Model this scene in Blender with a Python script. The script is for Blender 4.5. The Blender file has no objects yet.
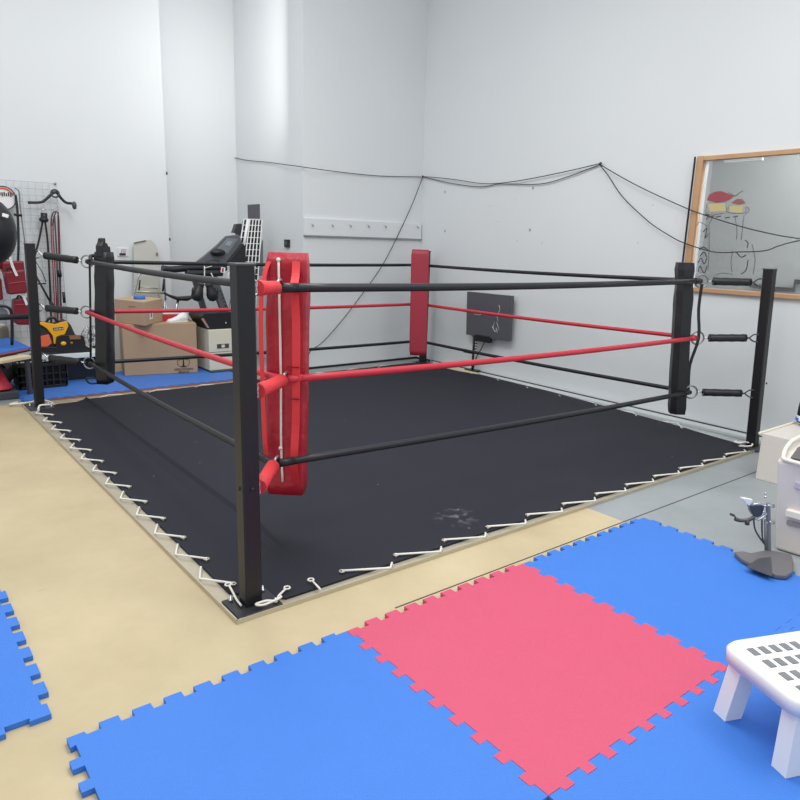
import bpy, bmesh, math, random
from mathutils import Vector, Matrix
random.seed(4)
SC = bpy.context.scene
COL = SC.collection
V = Vector
PI = math.pi

# ------------------------------------------------------------------ camera
CX, CY, CZ, YAW, PITCH, ROLL, FPX = -1.0539, -2.2284, 1.39084, 0.902268, -0.226262, 0.029755, 684.106
cf = V((math.cos(PITCH) * math.cos(YAW), math.cos(PITCH) * math.sin(YAW), math.sin(PITCH)))
cr = cf.cross(V((0, 0, 1))).normalized()
cu = cr.cross(cf)
cr, cu = cr * math.cos(ROLL) + cu * math.sin(ROLL), -cr * math.sin(ROLL) + cu * math.cos(ROLL)
CAM = V((CX, CY, CZ))
cd = bpy.data.cameras.new('camera')
cd.sensor_width = 36
cd.lens = FPX / 800 * 36
cd.clip_start = .02
cam = bpy.data.objects.new('camera', cd)
COL.objects.link(cam)
M = Matrix((cr, cu, -cf)).transposed().to_4x4()
M.translation = CAM
cam.matrix_world = M
SC.camera = cam


def at(u, v, ax, val):
    """survey of the photograph: where the sight line meets the real plane axis=val"""
    d = cf + cr * ((u - 400) / FPX) + cu * ((400 - v) / FPX)
    return CAM + d * ((val - CAM[ax]) / d[ax])


def near(u, v, P):
    """where the sight line meets the upright plane through P that faces the viewer"""
    n = V((P[0] - CAM.x, P[1] - CAM.y, 0)).normalized()
    d = cf + cr * ((u - 400) / FPX) + cu * ((400 - v) / FPX)
    return CAM + d * ((V(P) - CAM).dot(n) / d.dot(n))


def away(p, k):
    return V((p[0] - CAM.x, p[1] - CAM.y, 0)).normalized() * k


# ------------------------------------------------------------------ materials
def lin(c):
    return tuple(((x / 255) / 12.92 if x / 255 <= .04045 else ((x / 255 + .055) / 1.055) ** 2.4) for x in c)


MC = {}


def mat(name, rgb, rough=.6, metal=0, var=.08, scale=8, bump=0, bscale=60, spec=.5, sheen=0):
    if name in MC:
        return MC[name]
    m = bpy.data.materials.new(name)
    m.use_nodes = True
    nt = m.node_tree
    b = nt.nodes['Principled BSDF']
    b.inputs['Roughness'].default_value = rough
    b.inputs['Metallic'].default_value = metal
    b.inputs['Specular IOR Level'].default_value = spec
    tc = nt.nodes.new('ShaderNodeTexCoord')
    n = nt.nodes.new('ShaderNodeTexNoise')
    n.inputs['Scale'].default_value = scale
    n.inputs['Detail'].default_value = 5
    nt.links.new(tc.outputs['Object'], n.inputs['Vector'])
    mx = nt.nodes.new('ShaderNodeMix')
    mx.data_type = 'RGBA'
    c = lin(rgb)
    mx.inputs[6].default_value = (*[x * (1 - var) for x in c], 1)
    mx.inputs[7].default_value = (*[min(1, x * (1 + var)) for x in c], 1)
    nt.links.new(n.outputs['Fac'], mx.inputs[0])
    nt.links.new(mx.outputs[2], b.inputs['Base Color'])
    if bump:
        n2 = nt.nodes.new('ShaderNodeTexNoise')
        n2.inputs['Scale'].default_value = bscale
        nt.links.new(tc.outputs['Object'], n2.inputs['Vector'])
        bp = nt.nodes.new('ShaderNodeBump')
        bp.inputs['Strength'].default_value = bump
        bp.inputs['Distance'].default_value = .01
        nt.links.new(n2.outputs['Fac'], bp.inputs['Height'])
        nt.links.new(bp.outputs['Normal'], b.inputs['Normal'])
    MC[name] = m
    return m


def wall_mat():
    m = mat('painted_wall', (216, 220, 222), .55, var=.03, scale=1.3, bump=.15, bscale=3)
    nt = m.node_tree
    b = nt.nodes['Principled BSDF']
    mx = [n for n in nt.nodes if n.type == 'MIX'][0]
    tc = [n for n in nt.nodes if n.type == 'TEX_COORD'][0]
    # faint scuffs and specks
    n = nt.nodes.new('ShaderNodeTexNoise')
    n.inputs['Scale'].default_value = 9
    n.inputs['Detail'].default_value = 8
    n.inputs['Roughness'].default_value = .7
    nt.links.new(tc.outputs['Object'], n.inputs['Vector'])
    r = nt.nodes.new('ShaderNodeValToRGB')
    r.color_ramp.elements[0].position = .70
    r.color_ramp.elements[0].color = (0, 0, 0, 1)
    r.color_ramp.elements[1].position = .80
    r.color_ramp.elements[1].color = (.5, .5, .5, 1)
    nt.links.new(n.outputs['Fac'], r.inputs[0])
    m2 = nt.nodes.new('ShaderNodeMix')
    m2.data_type = 'RGBA'
    m2.inputs[7].default_value = (*lin((150, 152, 150)), 1)
    nt.links.new(r.outputs[0], m2.inputs[0])
    nt.links.new(mx.outputs[2], m2.inputs[6])
    nt.links.new(m2.outputs[2], b.inputs['Base Color'])
    return m


def floor_mat():
    m = bpy.data.materials.new('painted_concrete_floor')
    m.use_nodes = True
    nt = m.node_tree
    L = nt.links.new
    b = nt.nodes['Principled BSDF']
    b.inputs['Roughness'].default_value = .5
    b.inputs['Specular IOR Level'].default_value = .3
    tc = nt.nodes.new('ShaderNodeTexCoord')
    sx = nt.nodes.new('ShaderNodeSeparateXYZ')
    L(tc.outputs['Object'], sx.inputs[0])
    n = nt.nodes.new('ShaderNodeTexNoise')
    n.inputs['Scale'].default_value = 1.6
    n.inputs['Detail'].default_value = 8
    n.inputs['Roughness'].default_value = .65
    L(tc.outputs['Object'], n.inputs['Vector'])
    ta = nt.nodes.new('ShaderNodeValToRGB')
    e = ta.color_ramp.elements
    e[0].position, e[0].color = .3, (*lin((178, 163, 130)), 1)
    e[1].position, e[1].color = .72, (*lin((198, 183, 150)), 1)
    L(n.outputs['Fac'], ta.inputs[0])
    gr = nt.nodes.new('ShaderNodeValToRGB')
    e = gr.color_ramp.elements
    e[0].position, e[0].color = .3, (*lin((138, 144, 146)), 1)
    e[1].position, e[1].color = .75, (*lin((156, 161, 164)), 1)
    L(n.outputs['Fac'], gr.inputs[0])
    gt = nt.nodes.new('ShaderNodeMath')
    gt.operation = 'GREATER_THAN'
    gt.inputs[1].default_value = 1.96
    L(sx.outputs[0], gt.inputs[0])
    lt = nt.nodes.new('ShaderNodeMath')           # left of the ring the paint is worn to grey
    lt.operation = 'LESS_THAN'
    lt.inputs[1].default_value = -.02
    m1 = nt.nodes.new('ShaderNodeMath')
    m1.operation = 'MULTIPLY_ADD'                 # y > 3.95 and x < 0 : grey
    m1.inputs[1].default_value = -1
    m1.inputs[2].default_value = 4.0
    L(sx.outputs[1], m1.inputs[0])
    L(m1.outputs[0], lt.inputs[0])
    lx = nt.nodes.new('ShaderNodeMath')
    lx.operation = 'LESS_THAN'
    lx.inputs[1].default_value = 0
    L(sx.outputs[0], lx.inputs[0])
    an = nt.nodes.new('ShaderNodeMath')
    an.operation = 'MULTIPLY'
    L(lt.outputs[0], an.inputs[0])
    L(lx.outputs[0], an.inputs[1])
    mxx = nt.nodes.new('ShaderNodeMath')
    mxx.operation = 'MAXIMUM'
    L(an.outputs[0], mxx.inputs[0])
    L(gt.outputs[0], mxx.inputs[1])
    mx = nt.nodes.new('ShaderNodeMix')
    mx.data_type = 'RGBA'
    L(mxx.outputs[0], mx.inputs[0])
    L(ta.outputs[0], mx.inputs[6])
    L(gr.outputs[0], mx.inputs[7])
    # small dark stains
    n2 = nt.nodes.new('ShaderNodeTexNoise')
    n2.inputs['Scale'].default_value = 7
    n2.inputs['Detail'].default_value = 4
    mp = nt.nodes.new('ShaderNodeMapping')
    mp.inputs['Scale'].default_value = (.6, 2.2, 1)
    mp.inputs['Rotation'].default_value = (0, 0, .8)
    L(tc.outputs['Object'], mp.inputs[0])
    L(mp.outputs[0], n2.inputs['Vector'])
    r2 = nt.nodes.new('ShaderNodeValToRGB')
    r2.color_ramp.elements[0].position = .73
    r2.color_ramp.elements[0].color = (0, 0, 0, 1)
    r2.color_ramp.elements[1].position = .85
    r2.color_ramp.elements[1].color = (.7, .7, .7, 1)
    L(n2.outputs['Fac'], r2.inputs[0])
    m3 = nt.nodes.new('ShaderNodeMix')
    m3.data_type = 'RGBA'
    m3.inputs[7].default_value = (*lin((120, 100, 72)), 1)
    L(r2.outputs[0], m3.inputs[0])
    L(mx.outputs[2], m3.inputs[6])
    L(m3.outputs[2], b.inputs['Base Color'])
    return m


CPX, CPY = 1.237, .19


def canvas_mat():
    m = mat('ring_canvas', (41, 42, 50), .75, var=.10, scale=2.2, bump=.12, bscale=400, spec=.2)
    nt = m.node_tree
    L = nt.links.new
    b = nt.nodes['Principled BSDF']
    mx = [n for n in nt.nodes if n.type == 'MIX'][0]
    tc = [n for n in nt.nodes if n.type == 'TEX_COORD'][0]
    # tiny pale lint specks
    vo = nt.nodes.new('ShaderNodeTexVoronoi')
    vo.inputs['Scale'].default_value = 6
    L(tc.outputs['Object'], vo.inputs['Vector'])
    r = nt.nodes.new('ShaderNodeMath')
    r.operation = 'LESS_THAN'
    r.inputs[1].default_value = .035
    L(vo.outputs['Distance'], r.inputs[0])
    # a chalky worn patch
    mp = nt.nodes.new('ShaderNodeMapping')
    mp.inputs['Location'].default_value = (2.0425 - CPX, 1.8925 - CPY, 0)
    L(tc.outputs['Object'], mp.inputs[0])
    ln = nt.nodes.new('ShaderNodeVectorMath')
    ln.operation = 'LENGTH'
    L(mp.outputs[0], ln.inputs[0])
    rp = nt.nodes.new('ShaderNodeMapRange')
    rp.inputs['From Min'].default_value = .14
    rp.inputs['From Max'].default_value = .02
    L(ln.outputs['Value'], rp.inputs[0])
    n = nt.nodes.new('ShaderNodeTexNoise')
    n.inputs['Scale'].default_value = 22
    n.inputs['Detail'].default_value = 6
    L(tc.outputs['Object'], n.inputs['Vector'])
    r2 = nt.nodes.new('ShaderNodeMapRange')
    r2.inputs['From Min'].default_value = .5
    r2.inputs['From Max'].default_value = .7
    L(n.outputs['Fac'], r2.inputs[0])
    mu = nt.nodes.new('ShaderNodeMath')
    mu.operation = 'MULTIPLY'
    L(rp.outputs[0], mu.inputs[0])
    L(r2.outputs[0], mu.inputs[1])
    ma = nt.nodes.new('ShaderNodeMath')
    ma.operation = 'MAXIMUM'
    L(mu.outputs[0], ma.inputs[0])
    L(r.outputs[0], ma.inputs[1])
    hf = nt.nodes.new('ShaderNodeMath')
    hf.operation = 'MULTIPLY'
    hf.inputs[1].default_value = .45
    L(ma.outputs[0], hf.inputs[0])
    m2 = nt.nodes.new('ShaderNodeMix')
    m2.data_type = 'RGBA'
    m2.inputs[7].default_value = (*lin((170, 172, 178)), 1)
    L(hf.outputs[0], m2.inputs[0])
    L(mx.outputs[2], m2.inputs[6])
    L(m2.outputs[2], b.inputs['Base Color'])
    return m


def glass_mat():
    m = bpy.data.materials.new('window_glass')
    m.use_nodes = True
    nt = m.node_tree
    for n in list(nt.nodes):
        if n.type == 'BSDF_PRINCIPLED':
            nt.nodes.remove(n)
    out = [n for n in nt.nodes if n.type == 'OUTPUT_MATERIAL'][0]
    tr = nt.nodes.new('ShaderNodeBsdfTransparent')
    tr.inputs[0].default_value = (.82, .84, .85, 1)
    gl = nt.nodes.new('ShaderNodeBsdfGlossy')
    gl.inputs['Roughness'].default_value = .04
    df = nt.nodes.new('ShaderNodeBsdfDiffuse')
    df.inputs[0].default_value = (.45, .46, .47, 1)
    fr = nt.nodes.new('ShaderNodeFresnel')
    fr.inputs[0].default_value = 1.35
    a = nt.nodes.new('ShaderNodeMixShader')
    nt.links.new(fr.outputs[0], a.inputs[0])
    nt.links.new(tr.outputs[0], a.inputs[1])
    nt.links.new(gl.outputs[0], a.inputs[2])
    c = nt.nodes.new('ShaderNodeMixShader')
    n = nt.nodes.new('ShaderNodeTexNoise')
    n.inputs['Scale'].default_value = 3
    mr = nt.nodes.new('ShaderNodeMapRange')
    mr.inputs['To Min'].default_value = .08
    mr.inputs['To Max'].default_value = .2
    nt.links.new(n.outputs['Fac'], mr.inputs[0])
    nt.links.new(mr.outputs[0], c.inputs[0])
    nt.links.new(a.outputs[0], c.inputs[1])
    nt.links.new(df.outputs[0], c.inputs[2])
    nt.links.new(c.outputs[0], out.inputs['Surface'])
    return m


WALL = wall_mat()
FLOOR = floor_mat()
CANVAS = canvas_mat()
GLASS = glass_mat()
POST = mat('black_powder_coat', (17, 18, 23), .42, var=.15, bump=.05)
ROPEB = mat('black_rope_cover', (24, 26, 31), .42, var=.1)
ROPER = mat('red_rope_cover', (192, 42, 60), .4, var=.06)
PADR = mat('red_vinyl', (172, 32, 50), .36, var=.16, scale=14, bump=1, bscale=16)
PADR2 = mat('faded_red_vinyl', (160, 46, 62), .5, var=.06)
STRAPR = mat('bright_red_webbing', (222, 56, 62), .6, var=.04)
PADB = mat('black_vinyl', (26, 27, 32), .4, var=.15, bump=.4, bscale=14)
CHROME = mat('chrome', (205, 208, 212), .2, 1, var=.04)
STEEL = mat('galvanised_steel', (196, 188, 168), .4, .5, var=.1)
CORD = mat('white_cord', (226, 224, 216), .7, var=.06)
WHITE = mat('white_plastic', (232, 232, 232), .4, var=.02)
BLUE = mat('blue_foam', (54, 117, 206), .6, var=.04, bump=.25, bscale=220)
BLUEF = mat('worn_blue_foam', (64, 116, 196), .6, var=.08, bump=.25, bscale=220)
RED = mat('red_foam', (200, 78, 108), .6, var=.04, bump=.25, bscale=220)
PINKF = mat('brown_red_foam', (150, 92, 84), .8, var=.1)
CARD = mat('cardboard', (172, 146, 118), .8, var=.09, scale=5)
CARD2 = mat('light_cardboard', (186, 158, 130), .8, var=.07, scale=5)
INK = mat('black_ink', (34, 30, 30), .7)
BLK = mat('black_plastic', (24, 25, 29), .45, var=.2)
DGREY = mat('dark_grey_plastic', (68, 70, 76), .45, var=.1)
MGREY = mat('mid_grey_plastic', (118, 120, 124), .45, var=.08)
CREAM = mat('cream_plastic', (214, 207, 200), .45, var=.03)
CREAM2 = mat('cream_rim', (232, 226, 210), .4, var=.02)
LAV = mat('lavender_plastic', (186, 182, 192), .5, var=.03)
IVORY = mat('ivory_metal', (216, 212, 192), .5, var=.04)
YEL = mat('yellow_plastic', (238, 172, 28), .45, var=.05)
ORG = mat('orange_plastic', (226, 104, 68), .5, var=.05)
WOOD = mat('pine_wood', (186, 146, 110), .5, var=.2, scale=6)
WOODP = mat('pale_wood', (214, 198, 166), .6, var=.1)
WIRE = mat('black_wire', (26, 26, 28), .5)
SCREEN = mat('dark_screen', (84, 84, 92), .5, var=.05)
PADG = mat('red_target_leather', (124, 24, 38), .45, var=.1, bump=.2, bscale=20)
BANDR = mat('red_elastic', (140, 48, 60), .6)
GREYB = mat('light_grey_blob', (150, 150, 150), .6)
CLOTHG = mat('grey_vinyl_foot', (104, 102, 104), .6, var=.1)


# ------------------------------------------------------------------ mesh helpers
def bx(bm, c, s, R=None, bev=0):
    m = Matrix.Translation(V(c)) @ (R.to_4x4() if R else Matrix.Identity(4)) @ Matrix.Diagonal((*s, 1))
    r = bmesh.ops.create_cube(bm, size=1, matrix=m)
    if bev:
        es = list({e for v in r['verts'] for e in v.link_edges})
        bmesh.ops.bevel(bm, geom=es, offset=bev, segments=2, affect='EDGES', profile=.5)
    return bm


def rz(a):
    return Matrix.Rotation(a, 3, 'Z')


def smooth(pts, n=6):
    pts = [V(p) for p in pts]
    if len(pts) < 3:
        return pts
    P = [pts[0] * 2 - pts[1]] + pts + [pts[-1] * 2 - pts[-2]]
    o = []
    for i in range(1, len(P) - 2):
        a, b, c, d = P[i - 1:i + 3]
        for k in range(n):
            t = k / n
            o.append(.5 * ((2 * b) + (c - a) * t + (2 * a - 5 * b + 4 * c - d) * t * t + (3 * b - a - 3 * c + d) * t ** 3))
    o.append(pts[-1])
    return o


def tube(bm, pts, r, seg=10, caps=True, flat=None):
    """tube along points; r a number or a list; flat=(w, t) makes a ribbon section"""
    pts = [V(p) for p in pts]
    n = len(pts)
    rs = r if isinstance(r, (list, tuple)) else [r] * n
    up = None
    rings = []
    for i in range(n):
        t = (pts[min(i + 1, n - 1)] - pts[max(i - 1, 0)]).normalized()
        if up is None:
            h = V((0, 0, 1)) if abs(t.z) < .9 else V((1, 0, 0))
            up = (h - t * h.dot(t)).normalized()
        else:
            up = (up - t * up.dot(t)).normalized()
        sd = t.cross(up)
        rings.append([bm.verts.new(pts[i] + (up * math.sin(2 * PI * k / seg) + sd * math.cos(2 * PI * k / seg)) * rs[i]) for k in range(seg)])
    for i in range(n - 1):
        for k in range(seg):
            f = bm.faces.new((rings[i][k], rings[i][(k + 1) % seg], rings[i + 1][(k + 1) % seg], rings[i + 1][k]))
            f.smooth = True
    if caps:
        bm.faces.new(rings[0])
        bm.faces.new(rings[-1][::-1])
    return bm


def ribbon(bm, pts, w, t, side):
    """flat strap: width w along vector side, thickness t"""
    pts = [V(p) for p in pts]
    side = V(side).normalized()
    rings = []
    n = len(pts)
    for i in range(n):
        d = (pts[min(i + 1, n - 1)] - pts[max(i - 1, 0)]).normalized()
        s = (side - d * side.dot(d)).normalized()
        nn = d.cross(s)
        rings.append([bm.verts.new(pts[i] + s * a * w / 2 + nn * b * t / 2) for a, b in ((-1, -1), (1, -1), (1, 1), (-1, 1))])
    for i in range(n - 1):
        for k in range(4):
            bm.faces.new((rings[i][k], rings[i][(k + 1) % 4], rings[i + 1][(k + 1) % 4], rings[i + 1][k]))
    bm.faces.new(rings[0])
    bm.faces.new(rings[-1][::-1])
    return bm


def torus(bm, c, nrm, R, r, seg=24, s2=8, a0=0, a1=2 * PI):
    nrm = V(nrm).normalized()
    h = V((0, 0, 1)) if abs(nrm.z) < .9 else V((1, 0, 0))
    a = (h - nrm * h.dot(nrm)).normalized()
    b = nrm.cross(a)
    full = abs(a1 - a0 - 2 * PI) < 1e-6
    rings = []
    for i in range(seg + (0 if full else 1)):
        th = a0 + (a1 - a0) * i / seg
        d = a * math.cos(th) + b * math.sin(th)
        rings.append([bm.verts.new(V(c) + d * (R + r * math.cos(2 * PI * k / s2)) + nrm * r * math.sin(2 * PI * k / s2)) for k in range(s2)])
    m = len(rings)
    for i in range(m if full else m - 1):
        for k in range(s2):
            f = bm.faces.new((rings[i][k], rings[i][(k + 1) % s2], rings[(i + 1) % m][(k + 1) % s2], rings[(i + 1) % m][k]))
            f.smooth = True
    return bm


def loft(bm, loops, sm=True, cap=True):
    rings = [[bm.verts.new(V(p)) for p in lp] for lp in loops]
    k = len(rings[0])
    for i in range(len(rings) - 1):
        for j in range(k):
            f = bm.faces.new((rings[i][j], rings[i][(j + 1) % k], rings[i + 1][(j + 1) % k], rings[i + 1][j]))
            f.smooth = sm
    if cap:
        bm.faces.new(rings[0][::-1])
        bm.faces.new(rings[-1])
    return bm


def prism(bm, pts, vec, bev=0):
    """extrude polygon pts (3D, planar) by vec"""
    vec = V(vec)
    vs = [bm.verts.new(V(p)) for p in pts]
    f = bm.faces.new(vs)
    r = bmesh.ops.extrude_face_region(bm, geom=[f])
    nv = [g for g in r['geom'] if isinstance(g, bmesh.types.BMVert)]
    bmesh.ops.translate(bm, verts=nv, vec=vec)
    if bev:
        es = list({e for v in vs + nv for e in v.link_edges})
        bmesh.ops.bevel(bm, geom=es, offset=bev, segments=2, affect='EDGES', profile=.5)
    return bm


def lathe(bm, prof, c, axis=(0, 0, 1), seg=24):
    axis = V(axis).normalized()
    h = V((0, 0, 1)) if abs(axis.z) < .9 else V((1, 0, 0))
    a = (h - axis * h.dot(axis)).normalized()
    b = axis.cross(a)
    loops = [[V(c) + axis * z + (a * math.cos(2 * PI * k / seg) + b * math.sin(2 * PI * k / seg)) * max(r, 1e-4) for k in range(seg)] for r, z in prof]
    return loft(bm, loops)


def ball(bm, c, r, sc=(1, 1, 1), R=None, u=20):
    m = Matrix.Translation(V(c)) @ (R.to_4x4() if R else Matrix.Identity(4)) @ Matrix.Diagonal((r * sc[0], r * sc[1], r * sc[2], 1))
    g = bmesh.ops.create_uvsphere(bm, u_segments=u, v_segments=u // 2 + 2, radius=1, matrix=m)
    for v in g['verts']:
        for f in v.link_faces:
            f.smooth = True
    return bm


def B():
    return bmesh.new()


def obj(name, bm, m, parent=None, label=None):
    """link one mesh object; geometry is given in world space, origin goes to the parent or to the base of the shape"""
    bmesh.ops.recalc_face_normals(bm, faces=bm.faces)
    if parent is not None:
        root = parent
        o0 = V((0, 0, 0))
        while root is not None:
            o0 += root.location
            root = root.parent
    else:
        lo = [min(v.co[i] for v in bm.verts) for i in range(3)]
        hi = [max(v.co[i] for v in bm.verts) for i in range(3)]
        o0 = V(((lo[0] + hi[0]) / 2, (lo[1] + hi[1]) / 2, lo[2]))
    bmesh.ops.translate(bm, verts=bm.verts, vec=-o0)
    me = bpy.data.meshes.new(name)
    bm.to_mesh(me)
    bm.free()
    me.materials.append(m)
    o = bpy.data.objects.new(name, me)
    COL.objects.link(o)
    if parent is None:
        o.location = o0
    else:
        o.parent = parent
    if label:
        o['label'] = label
    return o


def thing(name, label, cat, loc, group=None):
    o = bpy.data.objects.new(name, None)
    o.empty_display_size = .05
    COL.objects.link(o)
    o.location = loc
    o['label'] = label
    o['category'] = cat
    if group:
        o['group'] = group
    return o


def tag(o, label, cat, group=None, kind=None):
    o['label'] = label
    o['category'] = cat
    if group:
        o['group'] = group
    if kind:
        o['kind'] = kind
    return o


def struct(name, bm, m, parent=None):
    bmesh.ops.recalc_face_normals(bm, faces=bm.faces)
    me = bpy.data.meshes.new(name)
    bm.to_mesh(me)
    bm.free()
    me.materials.append(m)
    o = bpy.data.objects.new(name, me)
    COL.objects.link(o)
    if parent:
        o.parent = parent
    else:
        o['kind'] = 'structure'
    return o


def text(name, body, m, parent, size, origin, xdir, ydir, label=None):
    c = bpy.data.curves.new(name, 'FONT')
    c.body = body
    c.size = size
    c.extrude = .0008
    c.align_x = 'CENTER'
    t = bpy.data.objects.new(name, c)
    me = bpy.data.meshes.new_from_object(t)
    bpy.data.objects.remove(t)
    xd, yd = V(xdir).normalized(), V(ydir).normalized()
    zd = xd.cross(yd)
    mt = Matrix((xd, yd, zd)).transposed().to_4x4()
    mt.translation = V(origin)
    bm = B()
    bm.from_mesh(me)
    bmesh.ops.transform(bm, matrix=mt, verts=bm.verts)
    return obj(name, bm, m, parent, label)


# ------------------------------------------------------------------ the setting
XW, YB, YL, YN, XR, XC, H = 4.28, 4.22, 5.5, 5.8, 2.68, 1.72, 4.6
bm = B()
bx(bm, (0, 0, -.05), (13, 16, .1))
struct('floor', bm, FLOOR)
WY0, WY1, WZ0, WZ1 = -1.75, .805, 1.095, 2.098
bm = B()
T = .14
bx(bm, (XW + T / 2, (WY1 + 6.44) / 2, H / 2), (T, 6.44 - WY1, H))
bx(bm, (XW + T / 2, (-6 + WY0) / 2, H / 2), (T, WY0 + 6, H))
bx(bm, (XW + T / 2, (WY0 + WY1) / 2, WZ0 / 2), (T, WY1 - WY0, WZ0))
bx(bm, (XW + T / 2, (WY0 + WY1) / 2, (WZ1 + H) / 2), (T, WY1 - WY0, H - WZ1))
wr = struct('wall_right', bm, WALL)
bm = B()
bx(bm, ((XR + XW) / 2, YB + .06, H / 2), (XW - XR, .12, H))
wb = struct('wall_back', bm, WALL)
bm = B()
bx(bm, (XR + .06, (YB + .12 + YN) / 2, H / 2), (.12, YN - YB - .12, H))
struct('wall_niche_side', bm, WALL)
bm = B()
bx(bm, ((XC + XR) / 2, YN + .06, H / 2), (XR - XC + .3, .12, H))
struct('wall_niche', bm, WALL)
bm = B()
bx(bm, ((-6 + XC) / 2, (YL + YN) / 2 + .03, H / 2), (XC + 6, YN - YL + .06, H))
struct('wall_left', bm, WALL)
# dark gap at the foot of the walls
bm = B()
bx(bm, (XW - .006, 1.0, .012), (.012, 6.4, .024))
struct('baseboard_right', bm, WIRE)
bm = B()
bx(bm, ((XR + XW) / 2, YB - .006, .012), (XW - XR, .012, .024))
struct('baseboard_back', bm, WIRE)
# pale kerb between the canvas and the right wall
bm = B()
bx(bm, (4.215, 1.75, .008), (.11, 4.3, .016))
struct('trim_1', bm, mat('pale_kerb', (196, 202, 202), .6, var=.05))
# floor joint
bm = B()
bx(bm, (2.65, -.333, .0008), (4.4, .006, .0016))
struct('trim_2', bm, mat('joint', (78, 74, 68), .9))
# bolt marks on the corner of the left wall
for z in (2.05, 1.35):
    bm = B()
    bx(bm, (XC + .004, YL - .006, z), (.016, .012, .03), bev=.003)
    o = struct('trim_3', bm, DGREY)

# window in the right wall
bm = B()
FW = .04
XF = XW - .018
for (y0, y1, z0, z1) in ((WY1 - FW, WY1 + .012, WZ0 - .02, WZ1 + .02), (WY0 - .012, WY0 + FW, WZ0 - .02, WZ1 + .02)):
    bx(bm, (XW - .005, (y0 + y1) / 2, (z0 + z1) / 2), (.05, y1 - y0, z1 - z0), bev=.004)
bx(bm, (XW - .005, (WY0 + WY1) / 2, WZ1), (.05, WY1 - WY0 - 2 * FW, .034), bev=.004)
bx(bm, (XW - .005, (WY0 + WY1) / 2, WZ0 - .005), (.05, WY1 - WY0 - 2 * FW, .034), bev=.004)
win = struct('window_1', bm, WOOD)
bm = B()
bx(bm, (XW + .002, (WY0 + WY1) / 2, (WZ0 + WZ1) / 2), (.006, WY1 - WY0 - .1, WZ1 - WZ0 - .03))
pane = struct('pane', bm, GLASS, win)
bm = B()
bx(bm, (XF - .022, WY1 + .022, (WZ0 + WZ1) / 2), (.012, .010, WZ1 - WZ0 + .03))
struct('seal_strip', bm, WIRE, win)
# the dim room behind the pane
bm = B()
BG = mat('dim_room_wall', (168, 170, 170), .8, var=.06, scale=2)
bx(bm, (5.63, -.5, 1.7), (.06, 4.2, 2.4))
bx(bm, (5.0, 1.45, 1.7), (1.2, .06, 2.4))
bx(bm, (5.0, -2.6, 1.7), (1.2, .06, 2.4))
bx(bm, (5.0, -.5, .53), (1.2, 4.2, .06))
bx(bm, (5.0, -.5, 2.92), (1.2, 4.2, .06))
struct('wall_behind_window', bm, BG)
bm = B()
tube(bm, [at(u, v, 0, 5.58) for u, v in ((750, 285), (770, 288.5), (794, 290), (795, 281.5), (830, 284))], .022, 6)
struct('trim_4', bm, WIRE)
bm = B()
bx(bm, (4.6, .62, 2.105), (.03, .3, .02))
struct('reflection_strip', bm, mat('reflection_pale', (220, 222, 220), .5))  # pale bar standing in for the reflected light streak at the pane top

# faint marker doodle on the pane: two small houses and loose line work
GX = XW - .003
DR = mat('doodle_red', (150, 74, 84), .8)
DB = mat('doodle_brown', (142, 92, 88), .8)
DY = mat('doodle_yellow', (190, 176, 128), .8)
DL = mat('doodle_line', (40, 40, 44), .8)


def wy(u, v):
    p = at(u, v, 0, GX)
    return p


def flatpoly(name, px, m, par):
    bm = B()
    prism(bm, [wy(*q) for q in px], (-.0012, 0, 0))
    return obj(name, bm, m, par)


def strokes(name, lines, m, par, r=.0022):
    bm = B()
    for l in lines:
        tube(bm, smooth([wy(*q) for q in l], 5), r, 4)
    return obj(name, bm, m, par)


dd = thing('marker_doodle', 'faint marker drawing of two red roofed houses on the window glass', 'drawing', wy(725, 230))
flatpoly('roof', [(707, 200), (709, 195), (714, 192), (721, 191), (729, 194), (734, 196), (731, 199), (724, 202), (716, 203)], DR, dd)
flatpoly('roof', [(731, 203), (737, 199), (742, 199), (746, 203), (739, 205)], DB, dd)
flatpoly('house_front', [(708, 204), (725, 203), (726, 211), (710, 212)], DY, dd)
flatpoly('house_front', [(729, 206), (743, 206), (742, 213), (730, 212)], DY, dd)
strokes('outline', [
    [(707, 204), (706, 212), (711, 215), (724, 213)], [(730, 205), (727, 212), (744, 213), (746, 207), (749, 210), (745, 215)],
    [(728, 192), (735, 196), (740, 192), (743, 191)], [(712, 218), (708, 226), (704, 224), (699, 222), (697, 226)],
    [(709, 226), (709, 250), (708, 270)], [(744, 215), (742, 232), (741, 240)], [(735, 216), (737, 232), (736, 240)],
    [(715, 275), (722, 273), (729, 274), (733, 275)], [(733, 250), (731, 262), (732, 272)], [(752, 244), (755, 260), (753, 274)]], DL, dd, .0019)
strokes('shading', [
    [(705, 214), (709, 216), (706, 219)], [(709, 217), (714, 216)], [(716, 217), (721, 216)], [(725, 218), (730, 217)], [(733, 217), (738, 216)],
    [(703, 232), (707, 228), (705, 238), (708, 234)], [(699, 250), (703, 247), (708, 250)], [(700, 256), (704, 252), (707, 257)],
    [(698, 263), (701, 258), (704, 264), (707, 258)], [(698, 272), (700, 266), (704, 273), (707, 266)],
    [(745, 240), (748, 243), (747, 248)], [(736, 252), (741, 257), (746, 255)], [(748, 260), (746, 270), (741, 274)]], DL, dd, .0034)['kind'] = 'stuff'

# ------------------------------------------------------------------ light
w = bpy.data.worlds.new('world')
SC.world = w
w.use_nodes = True
bg = w.node_tree.nodes['Background']
bg.inputs[0].default_value = (.90, .95, 1, 1)
bg.inputs[1].default_value = .80


def area(name, loc, sx, sy, e, col=(1, .98, .95), rot=(0, 0, 0)):
    l = bpy.data.lights.new(name, 'AREA')
    l.shape = 'RECTANGLE'
    l.size, l.size_y = sx, sy
    l.energy = e
    l.color = col
    o = bpy.data.objects.new(name, l)
    COL.objects.link(o)
    o.location = loc
    o.rotation_euler = rot
    return o


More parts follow.
